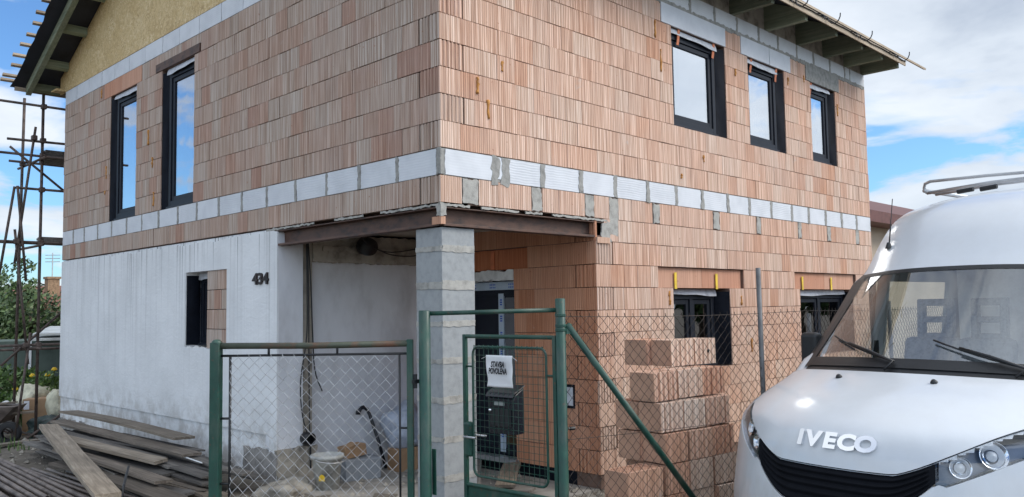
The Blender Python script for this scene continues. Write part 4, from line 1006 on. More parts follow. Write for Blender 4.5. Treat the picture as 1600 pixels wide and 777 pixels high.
# chain link fence
Q0=PRo.copy(); Q1=Vector((2.35,-2.30,0))
bk=-vay; Q2=Q1+Vector((bk.x,bk.y,0)).normalized()*4.2+Vector((0,.7,0))
fe=thing('chain_link_fence','rusty brown chain link fence stretched from the green post past the stacked blocks','fence',(1.70,-2.14,GROUND))
for i,(a,b) in enumerate(((Q0,Q1),(Q1,Q2))):
    d=(b-a).normalized(); W=(b-a).length
    mb=MB(); chain_mesh(mb,a+d*.03,d,W-.03,-3.1,-1.265,r=.0024,sag=.025,n=3); mb.build('diamond_mesh',M['wire_old'],fe)
    mb=MB()
    for z in (-1.275,-2.15,-3.05): mb.tube([up(a+(b-a)*k/8,z-.02*math.sin(math.pi*k/8)) for k in range(9)],.0022,4)
    mb.build('tension_wire',M['wire_old'],fe)
for P_,zt,r in ((Vector((1.715,-2.155,0)),-.90,.021),(Q1+Vector((.02,.02,0)),-1.3,.021),(Q2,-1.2,.021),((Q1+Q2)/2,-1.2,.021)):
    mb=MB(); mb.tube([(P_.x+.02,P_.y,-3.2),(P_.x,P_.y,zt)],r,10); mb.build('post',M['post_grey'],fe,smooth=True)
# ------------------------------------------------------------------ loose things on the site
srnd=random.Random(21)
# hollow clay blocks stacked on a pallet behind the fence
def block_mesh(w,dp,h,ribbed):
    m_=MB(); m_.tone=.5; t=.016
    if ribbed:
        n=max(3,int(w/.058)); s=w/n
        m_.box(t+.001,w,.015,.015+t,0,h)
        for k in range(n):
            a=k*s+.003; b=a+s*.72
            m_.prism([(a,.0155,0),(a+.004,0,0),(b-.004,0,0),(b,.0155,0)],(0,0,h))
    else: m_.box(t+.001,w,0,.028,0,h)
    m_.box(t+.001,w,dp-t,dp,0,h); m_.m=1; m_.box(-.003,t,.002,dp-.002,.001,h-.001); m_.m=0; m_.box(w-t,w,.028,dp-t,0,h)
    for k in range(1,5): y=.028+(dp-.044)*k/5; m_.box(t,w-t,y-.004,y+.004,.002,h-.003)
    for k in range(1,4):
        x=w*k/4
        for j in range(5):
            y0=.028+(dp-.044)*j/5+.0045; y1=.028+(dp-.044)*(j+1)/5-.0045; m_.box(x-.004,x+.004,y0,y1,.004,h-.005)
    return m_
E1=Vector((.991,-.131,0)); E2=Vector((.131,.991,0)); ang=math.atan2(E1.y,E1.x)
plt=thing('pallet','grey wooden pallet under the stacked clay blocks','pallet',(1.0,-1.65,-3.15),(0,0,ang))
for k in range(5):
    m_=MB(); m_.tone=srnd.random(); m_.box(-.95,1.05,.0+.13*k,.09+.13*k,.105,.125); m_.build('board',M['plank_grey'],plt,local=True)
for x in (-.9,0,.92):
    m_=MB(); m_.tone=srnd.random(); m_.box(x-.05,x+.07,.01,.6,.0,.104); m_.build('bearer',M['plank_grey'],plt,local=True)
H=.246
place={0:'ground course',1:'second course up',2:'third course up',3:'fourth course up',4:'fifth course up',5:'top course'}
BL=[ # row, corner u,v, along, width, depth, ribbed, twist, label
(5,(1.66,-1.27),0,.335,.25,1,0,'pale ribbed clay block at the front left of the top course of the pile'),
(5,(1.66,-1.27),.345,.335,.25,1,.02,'pale ribbed clay block with a round black spot, right end of the top course'),
(5,(1.63,-1.01),.0,.30,.27,0,.06,'smooth brown clay block set back at the left end of the top course'),
(4,(1.03,-1.52),0,.325,.27,1,.03,'clay block standing out alone on the left of the fifth course, holes showing on top'),
(4,(1.40,-1.52),0,.345,.25,1,.0,'pale yellowish ribbed block left in the fifth course, under the top ribbed blocks'),
(4,(1.40,-1.52),.352,.345,.25,1,.0,'reddish ribbed block at the right end of the fifth course'),
(3,(1.01,-1.60),0,.30,.25,1,0,'ribbed block at the front left corner of the fourth course'),
(3,(1.01,-1.60),.305,.30,.25,0,0,'smooth block in the middle of the fourth course'),
(3,(1.01,-1.60),.615,.345,.25,1,0,'ribbed block at the right end of the fourth course'),
(3,(1.045,-1.345),-.02,.30,.25,0,.03,'dark smooth block end behind the front left corner of the fourth course'),
(2,(1.0,-1.64),0,.29,.25,0,0,'smooth reddish block at the front left corner of the third course'),
(2,(1.0,-1.64),.30,.32,.25,1,0,'ribbed block in the middle of the third course'),
(2,(1.0,-1.64),.625,.32,.25,1,0,'ribbed block at the right end of the third course'),
(2,(1.035,-1.385),-.04,.30,.25,0,.02,'dark smooth block behind the front left corner of the third course'),
(1,(1.0,-1.65),-.47,.43,.25,0,.02,'wide smooth brown block lying left of the green brace in the second course'),
(1,(1.0,-1.65),0,.29,.25,0,0,'smooth block right of the green brace in the second course'),
(1,(1.0,-1.65),.30,.32,.25,1,0,'grey weathered ribbed block in the middle of the second course'),
(1,(1.0,-1.65),.625,.325,.25,1,0,'grey weathered ribbed block at the right end of the second course, beside the van'),
(0,(1.0,-1.66),-.84,.29,.25,0,.0,'block at the left end of the lowest course, beside the dark plinth'),
(0,(1.0,-1.66),-.53,.25,.25,0,.0,'second block from the left end of the lowest course'),
(0,(1.0,-1.66),-.27,.26,.25,0,.0,'reddish block under the brace in the lowest course'),
(0,(1.0,-1.66),0,.29,.25,0,.0,'smooth block near the middle of the lowest course'),
(0,(1.0,-1.66),.30,.32,.25,1,.0,'grey ribbed block right of the middle of the lowest course'),
(0,(1.0,-1.66),.63,.33,.25,1,.0,'grey ribbed block at the right end of the lowest course'),
]
for r_ in range(5):                                       # the course behind, which carries the set back blocks
    for i,(o,w) in enumerate(((.04,.30),(.35,.32),(.68,.30)) if r_ not in (2,3) else ((.30,.32),(.63,.32))):
        if r_==4 and i==0: continue
        BL.append((r_,(1.035,-1.385),o,w,.25,0,0,'clay block in the rear row of the stack, hidden behind the %s'%place[r_]))
for (row,c,al,w,dp,rb,tw,lab) in BL:
    m_=block_mesh(w-.006,dp,H-.006,rb); tn=srnd.random()
    if 'grey' in lab: tn=.84
    if 'reddish' in lab: tn=.1
    if 'pale' in lab: tn=.72
    if 'brown' in lab or 'dark' in lab: tn=.15
    m_.t=[tn]*len(m_.t)
    p=Vector((c[0],c[1],-3.15+.13+.25*row+.0))+E1*al
    o=m_.build('clay_block',[M['brick_pile'],M['block_end_shade']],None,local=True)
    o.location=p+Vector((srnd.uniform(-.012,.012),srnd.uniform(-.02,.02),ZO)); o.rotation_euler=(srnd.uniform(-.006,.006),srnd.uniform(-.012,.012)+(-.012 if row>3 else 0),ang+tw+srnd.uniform(-.012,.012))
    tag(o,lab,'clay block','clay blocks stacked behind the fence')
    if 'black spot' in lab:
        m_=MB(); m_.lathe([(0,.004),(.013,.003),(.019,0)],(.20,-.0005,.12),14,(0,-1,0)); m_.build('black_spot',M['black'],o,local=True)
# scaffold at the rear corner
sc=thing('scaffold','rusty tube scaffold with plank decks standing at the far left corner of the house','scaffold',(-.2,10.75,-3.46))
def tb(a,b,r=.024,n='tube',ov=.0):
    m_=MB(); m_.tube([a,b],r,8); return m_.build(n,M['tube'],sc,smooth=True)
for a,b in (((-.20,10.75,-3.44),(-.20,10.75,2.78)),((-.33,11.6,-3.42),(-.28,11.6,2.86)),((2.3,10.75,-3.44),(2.3,10.75,2.7)),((2.3,11.6,-3.44),(2.3,11.6,2.7))): tb(a,b,.026,'standard')
for v,z,u0 in ((10.70,2.55,-1.1),(10.70,1.64,-1.1),(10.70,1.04,-.62),(10.70,.09,-1.1),(11.65,.13,-1.1),(10.70,-1.72,-1.1),(11.65,-1.84,-1.1),(11.65,1.64,-.5)): tb((u0,v,z+(.02 if v>11 else 0)),(2.6,v,z),.023,'ledger')
tb((-.75,10.80,1.91),(1.6,10.8,1.96),.023,'guard_rail')
for u,z in ((-.25,1.58),(-.25,.03),(-.25,-1.78),(-.25,-3.30)): tb((u,10.4,z),(u,12.0,z),.023,'transom')
for a,b in (((-.34,10.66,2.15),(-.62,10.66,-.3)),((-.63,10.66,.3),(-.37,10.66,-2.05)),((-.35,10.64,-1.5),(-.56,10.64,-3.4)),((-.65,10.66,1.05),(-.85,10.66,-.5)),((-.70,10.82,1.78),(.7,10.82,.66)),((-.75,10.82,-2.06),(.5,10.82,-.87)),((-.62,10.6,1.06),(-.45,10.6,-.6)),((-.45,10.62,-3.38),(.5,10.62,-2.75)),((-.55,10.7,-3.38),(.4,10.7,-3.36))): tb(a,b,.022,'brace_tube')
for z0,n in ((1.66,3),(.12,2)):
    for k in range(4):
        m_=MB(); m_.tone=srnd.random()
        for j in range(n if k<2 else 1): m_.box(-.13-.05*(j%2)+.04*k,2.5,10.78+.21*k,10.97+.21*k,z0+.042*j,z0+.04+.042*j)
        m_.build('deck_board',M['plank_grey'],sc)
for u,v,z in ((-.20,10.72,2.55),(-.20,10.72,1.64),(-.20,10.72,1.93),(-.20,10.72,1.04),(-.20,10.72,.09),(-.20,10.72,-1.72),(-.28,11.62,.12),(-.28,11.62,1.62),(-.31,11.62,-1.82),(-.36,10.66,1.95),(-.6,10.66,.09),(-.42,10.66,-1.72)):
    m_=MB(); m_.box(u-.045,u+.045,v-.05,v+.05,z-.045,z+.045); m_.build('coupler',M['tube'],sc,bevel=.015)
for u,v in ((-.20,10.75),(-.33,11.6)):
    m_=MB(); m_.box(u-.08,u+.08,v-.08,v+.08,-3.47,-3.455); m_.lathe([(.035,-3.455),(.035,-3.3)],(u,v,0),10); m_.build('base_plate',M['tube'],sc)
# planks heaped along the white wall
def plank(name,a,b,w,t,mat,label,roll=0,group='planks heaped along the white wall',cat='plank',jag=True):
    a,b=Vector(a),Vector(b); d=(b-a); L=d.length; d.normalize(); s=d.cross(Vector((0,0,1))).normalized(); n=s.cross(d)
    s2=s*math.cos(roll)+n*math.sin(roll); n2=n*math.cos(roll)-s*math.sin(roll)
    m_=MB(); m_.tone=srnd.random(); N_=10; bow=srnd.uniform(-.02,.03); rows=[]
    for i in range(N_+1):
        f=i/N_; c=d*(L*f)+n2*(bow*math.sin(math.pi*f)); ww=w*(1+srnd.uniform(-.04,.04))
        e0=srnd.uniform(-.05,.05) if jag and i in (0,N_) else 0; e1=srnd.uniform(-.05,.05) if jag and i in (0,N_) else 0
        rows.append([c-s2*ww/2+d*e0,c+s2*ww/2+d*e1,c+s2*ww/2+d*e1+n2*t,c-s2*ww/2+d*e0+n2*t])
    vs=[p for r in rows for p in r]; fs=[]
    for i in range(N_):
        for k in range(4): fs.append((i*4+k,i*4+(k+1)%4,(i+1)*4+(k+1)%4,(i+1)*4+k))
    fs+= [(3,2,1,0),tuple(N_*4+k for k in range(4))]
    # own axes: length along local y, so the grain runs along the plank
    q=Matrix((s,d,Vector((0,0,1)) if abs(d.z)>.99 else s.cross(d))).transposed()
    m_.add([q.inverted()@v for v in vs],fs)
    o=m_.build(name,M[mat],None,local=True); o.location=a+Vector((0,0,ZO)); o.rotation_euler=q.to_euler()
    return tag(o,label,cat,group)
PLK=[
((-.56,7.9,-2.66),(-.47,4.15,-2.70),.28,.03,'plank_pale','wide pale plank lying topmost against the white wall'),
((-.80,7.6,-2.75),(-.66,3.55,-2.80),.20,.03,'plank','long brown plank just below the topmost pale plank'),
((-.98,7.0,-2.83),(-.86,3.9,-2.87),.20,.03,'plank_grey','dark grey plank below the long brown plank'),
((-1.22,6.3,-2.79),(-.95,3.65,-2.85),.17,.035,'plank_pale','pale narrow plank slanting across the middle of the heap'),
((-1.08,6.1,-2.90),(-.97,3.35,-2.95),.2,.03,'plank_grey','grey plank with a sawn end under the pale slanting plank'),
((-1.33,5.7,-2.89),(-1.20,2.95,-2.94),.2,.03,'plank','brown plank with a square end in the lower middle of the heap'),
((-1.45,5.4,-2.99),(-1.32,2.4,-3.02),.22,.03,'plank','lowest brown plank at the front of the heap'),
((-1.15,5.2,-3.02),(-1.02,2.75,-3.05),.2,.03,'plank_grey','short grey plank poking out low at the right of the heap'),
((-.62,7.2,-2.86),(-.50,3.6,-2.90),.22,.03,'plank_grey','dark plank against the wall under the topmost planks'),
((-.60,6.6,-2.96),(-.42,3.25,-2.99),.22,.03,'plank_grey','blackened plank low against the wall'),
((-.85,6.5,-2.98),(-.70,3.1,-3.02),.22,.03,'plank','muddy plank in the bottom layer behind the sawn grey plank'),
((-.75,3.95,-2.90),(-.55,3.0,-2.93),.15,.03,'plank_grey','short dark board end beside the green gate stile'),
((-.95,3.85,-2.99),(-.78,2.75,-3.01),.14,.035,'plank','short reddish batten piece at the right end of the heap'),
((-1.0,3.7,-3.06),(-.85,2.55,-3.08),.24,.03,'plank_pale','pale flat board on the ground behind the green gate stile'),
((-1.2,7.4,-2.98),(-1.12,4.6,-3.0),.2,.03,'plank_grey','grey plank at the far left of the heap, half under the slanting plank'),
((-1.02,7.6,-2.93),(-.9,5.2,-2.95),.16,.03,'plank_grey','thin dark plank at the far left foot of the wall'),
((-.5,8.4,-3.08),(-.4,5.0,-3.1),.24,.04,'plank_grey','flat grey plank on the ground along the wall foot'),
((-1.0,8.0,-3.08),(-.85,4.4,-3.1),.24,.04,'plank_grey','flat dark plank on the ground in the bottom layer'),
]
for i in range(26):
    u0=srnd.uniform(-1.5,-.45); v0=srnd.uniform(4.4,7.4); L_=srnd.uniform(1.6,3.4); zz=-3.1+ .42*max(0,min(1,(u0+1.7)/1.3))*srnd.uniform(.35,1.02); da=srnd.uniform(-.12,.28)
    PLK.append(((u0,v0,zz),(u0+da*L_*.5,max(v0-L_,2.7),zz-srnd.uniform(.02,.07)),srnd.uniform(.06,.18),srnd.uniform(.014,.024),srnd.choice(['plank_grey','plank_grey','plank']),'thin weathered grey board jammed between the bigger planks of the heap'))
for i,p in enumerate(PLK): plank('plank',p[0],p[1],p[2],p[3],p[4],p[5],srnd.uniform(-.08,.08))
plank('plank',(-1.13,6.92,-2.73),(-1.98,2.35,-2.86),.23,.045,'plank_pale','thick pale plank lying diagonally across the front of the heap',.05)
for i,(a,b,lab) in enumerate((((-1.52,5.6,-3.07),(-1.36,2.5,-3.09),'rusty thin tube nearest the diagonal plank among the planks'),((-1.60,5.9,-3.09),(-1.45,2.6,-3.11),'rusty thin tube on the ground in front of the planks'),((-1.42,5.2,-3.06),(-1.26,2.3,-3.08),'rusty thin tube just under the lowest brown plank'),((-1.66,6.3,-3.10),(-1.55,3.0,-3.12),'short thin tube lying left of the diagonal plank'))):
    m_=MB(); m_.tube([a,b],.02,8); tag(m_.build('thin_tube',M['pipe'],None,smooth=True),lab,'tube','thin tubes under the planks')
m_=MB(); m_.tube([(-.74,4.25,-2.775),(-.70,3.2,-2.83)],.008,6); tag(m_.build('white_strip',M['white_plastic'],None),'thin white plastic strip lying on the planks beside the gate','strip')
m_=MB(); m_.tube([(-1.55,3.0,-2.72),(-1.78,2.5,-2.80),(-1.95,2.2,-3.12)],.012,6); tag(m_.build('iron_bar',M['black'],None),'bent black iron bar leaning over the end of the diagonal plank','bar')
# bundle of steel pipes on the ground
base=[(0,0),(.07,.0),(.15,.01),(.24,.0),(.31,.0),(.03,.055),(.11,.06),(.20,.055),(.28,.055),(.39,.0),(.47,.0),(.55,0)]
end=[.1,-.1,.25,0,.4,-.3,.15,-.2,.35,-.15,.2,.05]
where=['outermost pipe of the bundle on the yard side','second pipe from the outer edge of the bundle','pipe with its open end furthest forward in the lower layer','middle pipe of the lower layer','short pipe in the lower layer','upper pipe resting over the outermost pipes','upper pipe in the middle of the bundle, open end showing','upper pipe beside the middle one, longest towards the camera','upper pipe nearest the planks','single pipe lying loose between bundle and planks','loose pipe second nearest the diagonal plank','loose pipe nearest the diagonal plank']
for (x,z),e,w in zip(base,end,where):
    a=Vector((-2.16+x*1.05,8.6,-3.12+z)); b=Vector((-2.42+x*1.25,3.35+e,-3.12+z+.02))
    a.x+=srnd.uniform(-.03,.03); b.x+=srnd.uniform(-.03,.03)
    d=(b-a).normalized(); m_=MB(); r=.027
    m_.tube([a,b],r,12,cap=False); m_.tube([b,b-d*.4],r*.82,12,cap=False); m_.tube([a,a+d*.2],r*.82,12,cap=False)
    s=d.cross(Vector((0,0,1))).normalized(); n=s.cross(d); ring=[]
    for q in (b,a):
        vs=[q+(s*math.cos(2*math.pi*k/12)+n*math.sin(2*math.pi*k/12))*rr for rr in (r,r*.82) for k in range(12)]
        m_.add(vs,[(k,(k+1)%12,12+(k+1)%12,12+k) for k in range(12)])
    tag(m_.build('steel_pipe',M['pipe'],None,smooth=False),'old steel tube, '+w,'pipe','steel pipes laid on the ground')
# porch clutter behind the gate
b_=thing('bucket','dirty white plastic bucket with a yellow mark standing below the cables','bucket',(.30,2.30,-3.15))
m_=MB(); m_.lathe([(0,.005),(.125,.005),(.165,.36),(.175,.365),(.175,.335),(.182,.33),(.182,.375),(.17,.378),(.16,.37),(.12,.02),(0,.02)],(0,0,0),24); m_.build('shell',M['bucket_white'],b_,local=True,smooth=True)
m_=MB(); m_.lathe([(0,.30),(.15,.29)],(0,0,0),20); m_.build('contents',M['concrete'],b_,local=True)
m_=MB(); m_.tube([(.18*math.cos(a*math.pi/10),-.05-.17*math.sin(a*math.pi/10),.34-.03*math.sin(a*math.pi/10)) for a in range(11)],.005,6); m_.build('bail',M['zinc'],b_,local=True)
m_=MB(); m_.grid(lambda s,t: Vector((.168*math.cos(-2.7+.4*s),.168*math.sin(-2.7+.4*s),.12+.07*t*(.6+.4*math.sin(s*3.1))))*1.0,6,3); m_.build('yellow_mark',M['petal'],b_,local=True)
cn=thing('downpipe_offcut','black plastic pipe with a hooked top leaning on the porch wall','pipe',(1.30,2.75,-3.15))
pts=[(1.36,2.66,-3.12),(1.31,2.74,-2.8),(1.245,2.83,-2.48),(1.225,2.85,-2.42),(1.18,2.86,-2.385),(1.13,2.86,-2.395),(1.10,2.86,-2.43),(1.10,2.86,-2.465)]
m_=MB(); m_.tube(pts,[.02,.02,.021,.023,.025,.028,.033,.035],12); m_.build('pipe',M['black_gloss'],cn,smooth=True)
fbk=thing('foam_block','grey insulation block standing on the porch floor beside the bucket','insulation block',(.80,2.5,-3.15))
m_=MB(); m_.obox((.62,2.42,-3.145),(.42,-.10,0),(.07,.28,0),(0,0,.24)); m_.build('slab',M['styrofoam'],fbk,bevel=.012)
cb=thing('carton','torn brown carton lying on top of the grey insulation block','carton',(.85,2.55,-2.9))
m_=MB(); m_.obox((.67,2.48,-2.903),(.30,.02,.02),(0,.16,0),(-.02,0,.13)); m_.obox((.69,2.47,-2.78),(.14,.0,.04),(0,.16,.0),(0,0,.006)); m_.build('box',M['cardboard'],cb,bevel=.01)
cb=thing('carton','small brown carton on the porch floor under the plastic bag','carton',(1.5,2.5,-3.15))
m_=MB(); m_.obox((1.36,2.40,-3.145),(.32,-.02,0),(.02,.26,0),(0,0,.27)); m_.build('box',M['cardboard'],cb,bevel=.01)
def blob(name,c,rad,mat,label,cat,seed,amp=.18,flat=.75):
    bm=bmesh.new(); bmesh.ops.create_icosphere(bm,subdivisions=4,radius=1)
    from mathutils import noise as mn
    for v in bm.verts:
        p=v.co.copy(); d=mn.noise(p*1.4+Vector((seed,0,0)))*amp*1.6+abs(mn.noise(p*4+Vector((0,seed,0))))*amp*.9+mn.noise(p*9+Vector((0,0,seed)))*amp*.25
        q=p*(1+d); v.co=Vector((q.x*rad[0],q.y*rad[1],max(q.z,-flat)*rad[2]))
    me=bpy.data.meshes.new(name); bm.to_mesh(me); bm.free(); me.materials.append(M[mat]); me.polygons.foreach_set('use_smooth',[True]*len(me.polygons))
    o=bpy.data.objects.new(name,me); COL.objects.link(o); o.location=Vector(c)+Vector((0,0,ZO)); return tag(o,label,cat)
blob('plastic_bag',(1.62,2.60,-2.66),(.30,.22,.30),'bag_clear','crumpled bluish clear plastic bag heaped on the small carton in the porch','bag',3)
blob('rubble_heap',(-.05,2.5,-3.16),(.30,.25,.13),'concrete_warm','heap of fallen plaster and mortar rubble at the foot of the porch corner','rubble',7,.25)
blob('rubble_sack',(2.0,2.45,-3.0),(.16,.2,.2),'bag_white','small white sack slumped in the back corner of the porch','sack',12)
plank('plank',(1.2,.95,-3.10),(2.1,1.9,-3.06),.2,.03,'plank_grey','grey board lying across the porch floor in front of the door',0,'boards on the porch floor')
plank('plank',(1.3,.55,-3.05),(2.12,1.25,-3.02),.2,.03,'plank_pale','pale board bridging the porch floor below the door sill',0,'boards on the porch floor')
plank('plank',(.75,.95,-3.12),(1.5,.35,-3.10),.18,.03,'plank_grey','short grey board lying beside the pillar in the porch',0,'boards on the porch floor')
# junk by the far corner
bx=thing('cardboard_box','brown cardboard box standing among sacks at the far house corner','cardboard box',(.15,12.0,-3.3))
m_=MB(); m_.obox((-.12,11.86,-3.42),(.50,-.28,0),(.3,.45,0),(0,0,.66)); m_.build('body',M['cardboard'],bx,bevel=.01)
m_=MB(); m_.obox((-.10,11.845,-2.95),(.08,-.045,0),(.0005,.001,0),(0,0,.16)); m_.build('sticker',M['paper'],bx)
blob('rubble_sack',(-.45,12.0,-3.12),(.28,.3,.32),'bag_white','full white sack left of the cardboard box','sack',5)
blob('plastic_sheet',(.25,12.45,-2.80),(.34,.35,.26),'bag_yellow','yellowish plastic sheet draped over the rubbish behind the cardboard box','plastic sheet',9,.25)
blob('rubble_sack',(.38,11.65,-2.95),(.16,.3,.35),'bag_yellow','yellow sack tucked against the far house corner','sack',14,.15)
blob('tarpaulin',(.22,11.2,-3.32),(.42,.3,.28),'tarp','dark green crumpled tarpaulin in front of the cardboard box','tarpaulin',17,.3)
wb=thing('wheelbarrow','muddy wheelbarrow with a rubber tyre at the left edge of the yard','wheelbarrow',(-.72,11.1,-3.4))
m_=MB(); m_.lathe([(.10,-.05),(.17,-.06),(.20,-.03),(.20,.03),(.17,.06),(.10,.05)],(-.62,10.75,-3.22),20,(.55,.8,0)); m_.build('wheel',M['rubber'],wb,smooth=True)
m_=MB(); m_.tube([(-1.7,11.5,-2.95),(-.9,10.95,-3.02),(-.62,10.75,-3.22)],.018,8); m_.tube([(-1.6,11.9,-2.95),(-.8,11.3,-3.0),(-.55,10.85,-3.22)],.018,8); m_.build('handle',M['tube'],wb,smooth=True)
m_=MB(); m_.prism([(-1.3,11.0,-2.75),(-.55,10.75,-2.78),(-.75,10.95,-3.08),(-1.1,11.05,-3.08)],(.35,.5,0)); m_.build('tray',M['pipe'],wb)
plank('plank',(-1.3,11.4,-2.95),(-.1,10.95,-2.93),.12,.03,'plank_pale','pale batten laid across the wheelbarrow',0,None)
plank('plank',(-1.1,11.9,-2.80),(-.5,11.0,-2.74),.2,.03,'plank_pale','short pale board on the wheelbarrow tray',0,None)

for i,(a,b,w_,lab) in enumerate((((-1.9,9.6,-3.27),(-.4,10.4,-3.40),.22,'pale board lying flat on the ground left of the scaffold feet'),((-2.2,8.9,-3.22),(-.5,9.5,-3.24),.2,'pale board lying flat on the ground in front of the scaffold feet'),((-1.4,10.6,-3.42),(-.1,11.4,-3.42),.2,'pale board lying flat between scaffold and cardboard box'))):
    plank('plank',a,b,w_,.03,'plank_pale',lab,0,'boards lying on the yard')
# ------------------------------------------------------------------ ground, neighbours, planting, sky, camera
wr=random.Random(77)
def gz(u,v):
    z=-3.15
    if v>6: z-=.13*min(1,(v-6)/4)
    if v>10: z-=.18*min(1,(v-10)/.8)
    if v>13: z+=.2*min(1,(v-13)/5)
    return z
from mathutils import noise as mn
mb=MB(); xs=sorted(set([-300,-150,-80,-40,-20,-12,-8]+[-6+.5*i for i in range(40)]+[14,16,20,26,40,80,150,300])); ys=sorted(set([-300,-150,-80,-40,-20,-10]+[-6+.5*i for i in range(60)]+[24,26,30,40,80,150,300]))
vs=[Vector((x,y,gz(x,y)+(.02*mn.noise(Vector((x*.8,y*.8,0))) if -2.4<y<14 and -6<x<12 else 0)-(.01 if y<-2.4 else 0))) for y in ys for x in xs]; nx=len(xs)
mb.add(vs,[(j*nx+i,j*nx+i+1,(j+1)*nx+i+1,(j+1)*nx+i) for j in range(len(ys)-1) for i in range(nx-1)])
tag(mb.build('ground',M['soil'],None,smooth=True),kind='structure')
mb=MB(); mb.quad((-120,-12,-3.135),(160,-12,-3.135),(160,-2.75,-3.135),(-120,-2.75,-3.135)); tag(mb.build('road',M['asphalt'],None),kind='structure')
mb=MB()
x=-40
while x<60: mb.box(x,x+.99,-2.74,-2.6,-3.3,-3.02); x+=1.0
tag(mb.build('kerb',M['kerb'],None),kind='structure')
mb=MB(); mb.box(.01,2.19,.02,2.94,-3.3,-3.14); tag(mb.build('porch_floor',M['slab'],None),kind='structure')
# rubble crumbs
mb=MB()
def crumb(u,v,r):
    z=gz(u,v)+r*.4; vs=[]
    for a,b,c in ((1,0,0),(-1,0,0),(0,1,0),(0,-1,0),(0,0,1),(0,0,-1)): vs.append(Vector((u+a*r*wr.uniform(.6,1.3),v+b*r*wr.uniform(.6,1.3),z+c*r*wr.uniform(.5,1))))
    mb.tone=wr.random(); mb.add(vs,[(0,2,4),(2,1,4),(1,3,4),(3,0,4),(2,0,5),(1,2,5),(3,1,5),(0,3,5)])
for _ in range(1500):
    k=wr.random()
    if k<.45: u,v=wr.uniform(-2.8,-.2),wr.uniform(1.0,10)
    elif k<.75: u,v=wr.uniform(-.5,2.1),wr.uniform(-1.2,2.8)
    else: u,v=wr.uniform(.5,5),wr.uniform(-1.6,-.1)
    crumb(u,v,wr.choice([.008,.012,.02,.03,.045]))
tag(mb.build('rubble',M['concrete_warm'],None),kind='stuff')
# grass
mb=MB()
for _ in range(5200):
    if wr.random()<.85: u,v=wr.uniform(-2,8),wr.uniform(13.2,21)
    else: u,v=wr.uniform(-3.5,-.9),wr.uniform(8.5,13)
    z=gz(u,v); h=wr.uniform(.06,.22); a=wr.random()*6.28; w=.012; dx,dy=math.cos(a)*w,math.sin(a)*w; l=wr.uniform(-.06,.06)
    mb.tone=wr.random(); mb.add([(u-dx,v-dy,z-.01),(u+dx,v+dy,z-.01),(u+l,v+l*.5,z+h)],[(0,1,2)])
tag(mb.build('grass',M['leaf_light'],None,fix=False),kind='stuff')
# foliage
def leaves(mb,c,rad,n,size,shell=.55):
    for _ in range(n):
        while True:
            p=Vector((wr.uniform(-1,1),wr.uniform(-1,1),wr.uniform(-1,1)))
            if shell<p.length<1: break
        p=Vector((p.x*rad[0],p.y*rad[1],p.z*rad[2]))+Vector(c)
        s=size*wr.uniform(.6,1.4); a=Vector((wr.gauss(0,1),wr.gauss(0,1),wr.gauss(0,1))).normalized(); b=a.orthogonal().normalized(); cc=a.cross(b)
        mb.tone=wr.random()
        mb.add([p-b*s,p+cc*s*.45,p+b*s,p-cc*s*.45],[(0,1,2,3)])
def bush(name,label,cat,c,h,w,n,size,mat='leaf',trunk=True,clumps=14,group=None):
    u,v=c; z=gz(u,v); t=thing(name,label,cat,(u,v,z),None,group)
    m_=MB()
    for k in range(clumps):
        a=wr.random()*6.28; rr=w*.75*math.sqrt(wr.random()); zz=z+h*(.15+.72*wr.random() if trunk is False else .32+.58*wr.random())
        r=w*wr.uniform(.28,.5); leaves(m_,(u+math.cos(a)*rr,v+math.sin(a)*rr,zz),(r,r,r*.85),n//clumps,size,.3)
    m_.build('crown' if trunk else 'foliage',M[mat],t,fix=False)
    m_=MB(); m_.tube([(u,v,z-.1),(u+.05,v,z+h*.3),(u-.03,v+.04,z+h*.7)],[w*.06+.02,w*.045+.015,.015],8)
    for k in range(5):
        a=wr.random()*6.28; z0=z+h*wr.uniform(.2,.5); m_.tube([(u,v,z0),(u+math.cos(a)*w*.35,v+math.sin(a)*w*.35,z0+h*.2),(u+math.cos(a)*w*.65,v+math.sin(a)*w*.65,z0+h*.36)],[w*.03+.01,w*.02+.008,.008],6)
    m_.build('trunk' if trunk else 'stems',M['bark'],t,smooth=True)
    return t
hg='trees and hedge beyond the yard'
bush('garden_tree','dark leafy tree at the left edge beyond the scaffold','tree',(1.4,22.4),3.1,1.9,5200,.085,group=hg)
bush('garden_tree','dense dark tree between the scaffold poles and the house corner','tree',(2.5,21.5),3.2,1.8,5200,.08,group=hg)
bush('garden_tree','dark tree partly hidden behind the far house corner','tree',(4.9,20.4),3.1,1.9,3500,.085,group=hg)
bush('hedge_shrub','lower dark shrub filling the gap left of the dense dark tree','shrub',(1.2,20.0),2.3,1.3,3800,.07,trunk=False,group=hg)
bush('tall_shrub','thin pale shrub top rising above the hedge','shrub',(3.2,24.5),3.6,.8,900,.05,'leaf_light',group=hg)
bush('dark_tree','dark tree crown showing at the extreme left above the red roof','tree',(4.6,33.8),4.6,1.6,2000,.1,group=hg)
for (x,y,h,w) in ((21,-10,6.0,2.6),(27,-12,6.6,3.0),(34,-13,6.4,3.0),(41,-16,7,3.2),(16.5,-12,5.6,2.4)):
    bush('street_tree','leafy green tree across the road, seen only mirrored in the lower windows','tree',(x,y),h,w,6500,.22,'leaf',group='trees across the road')
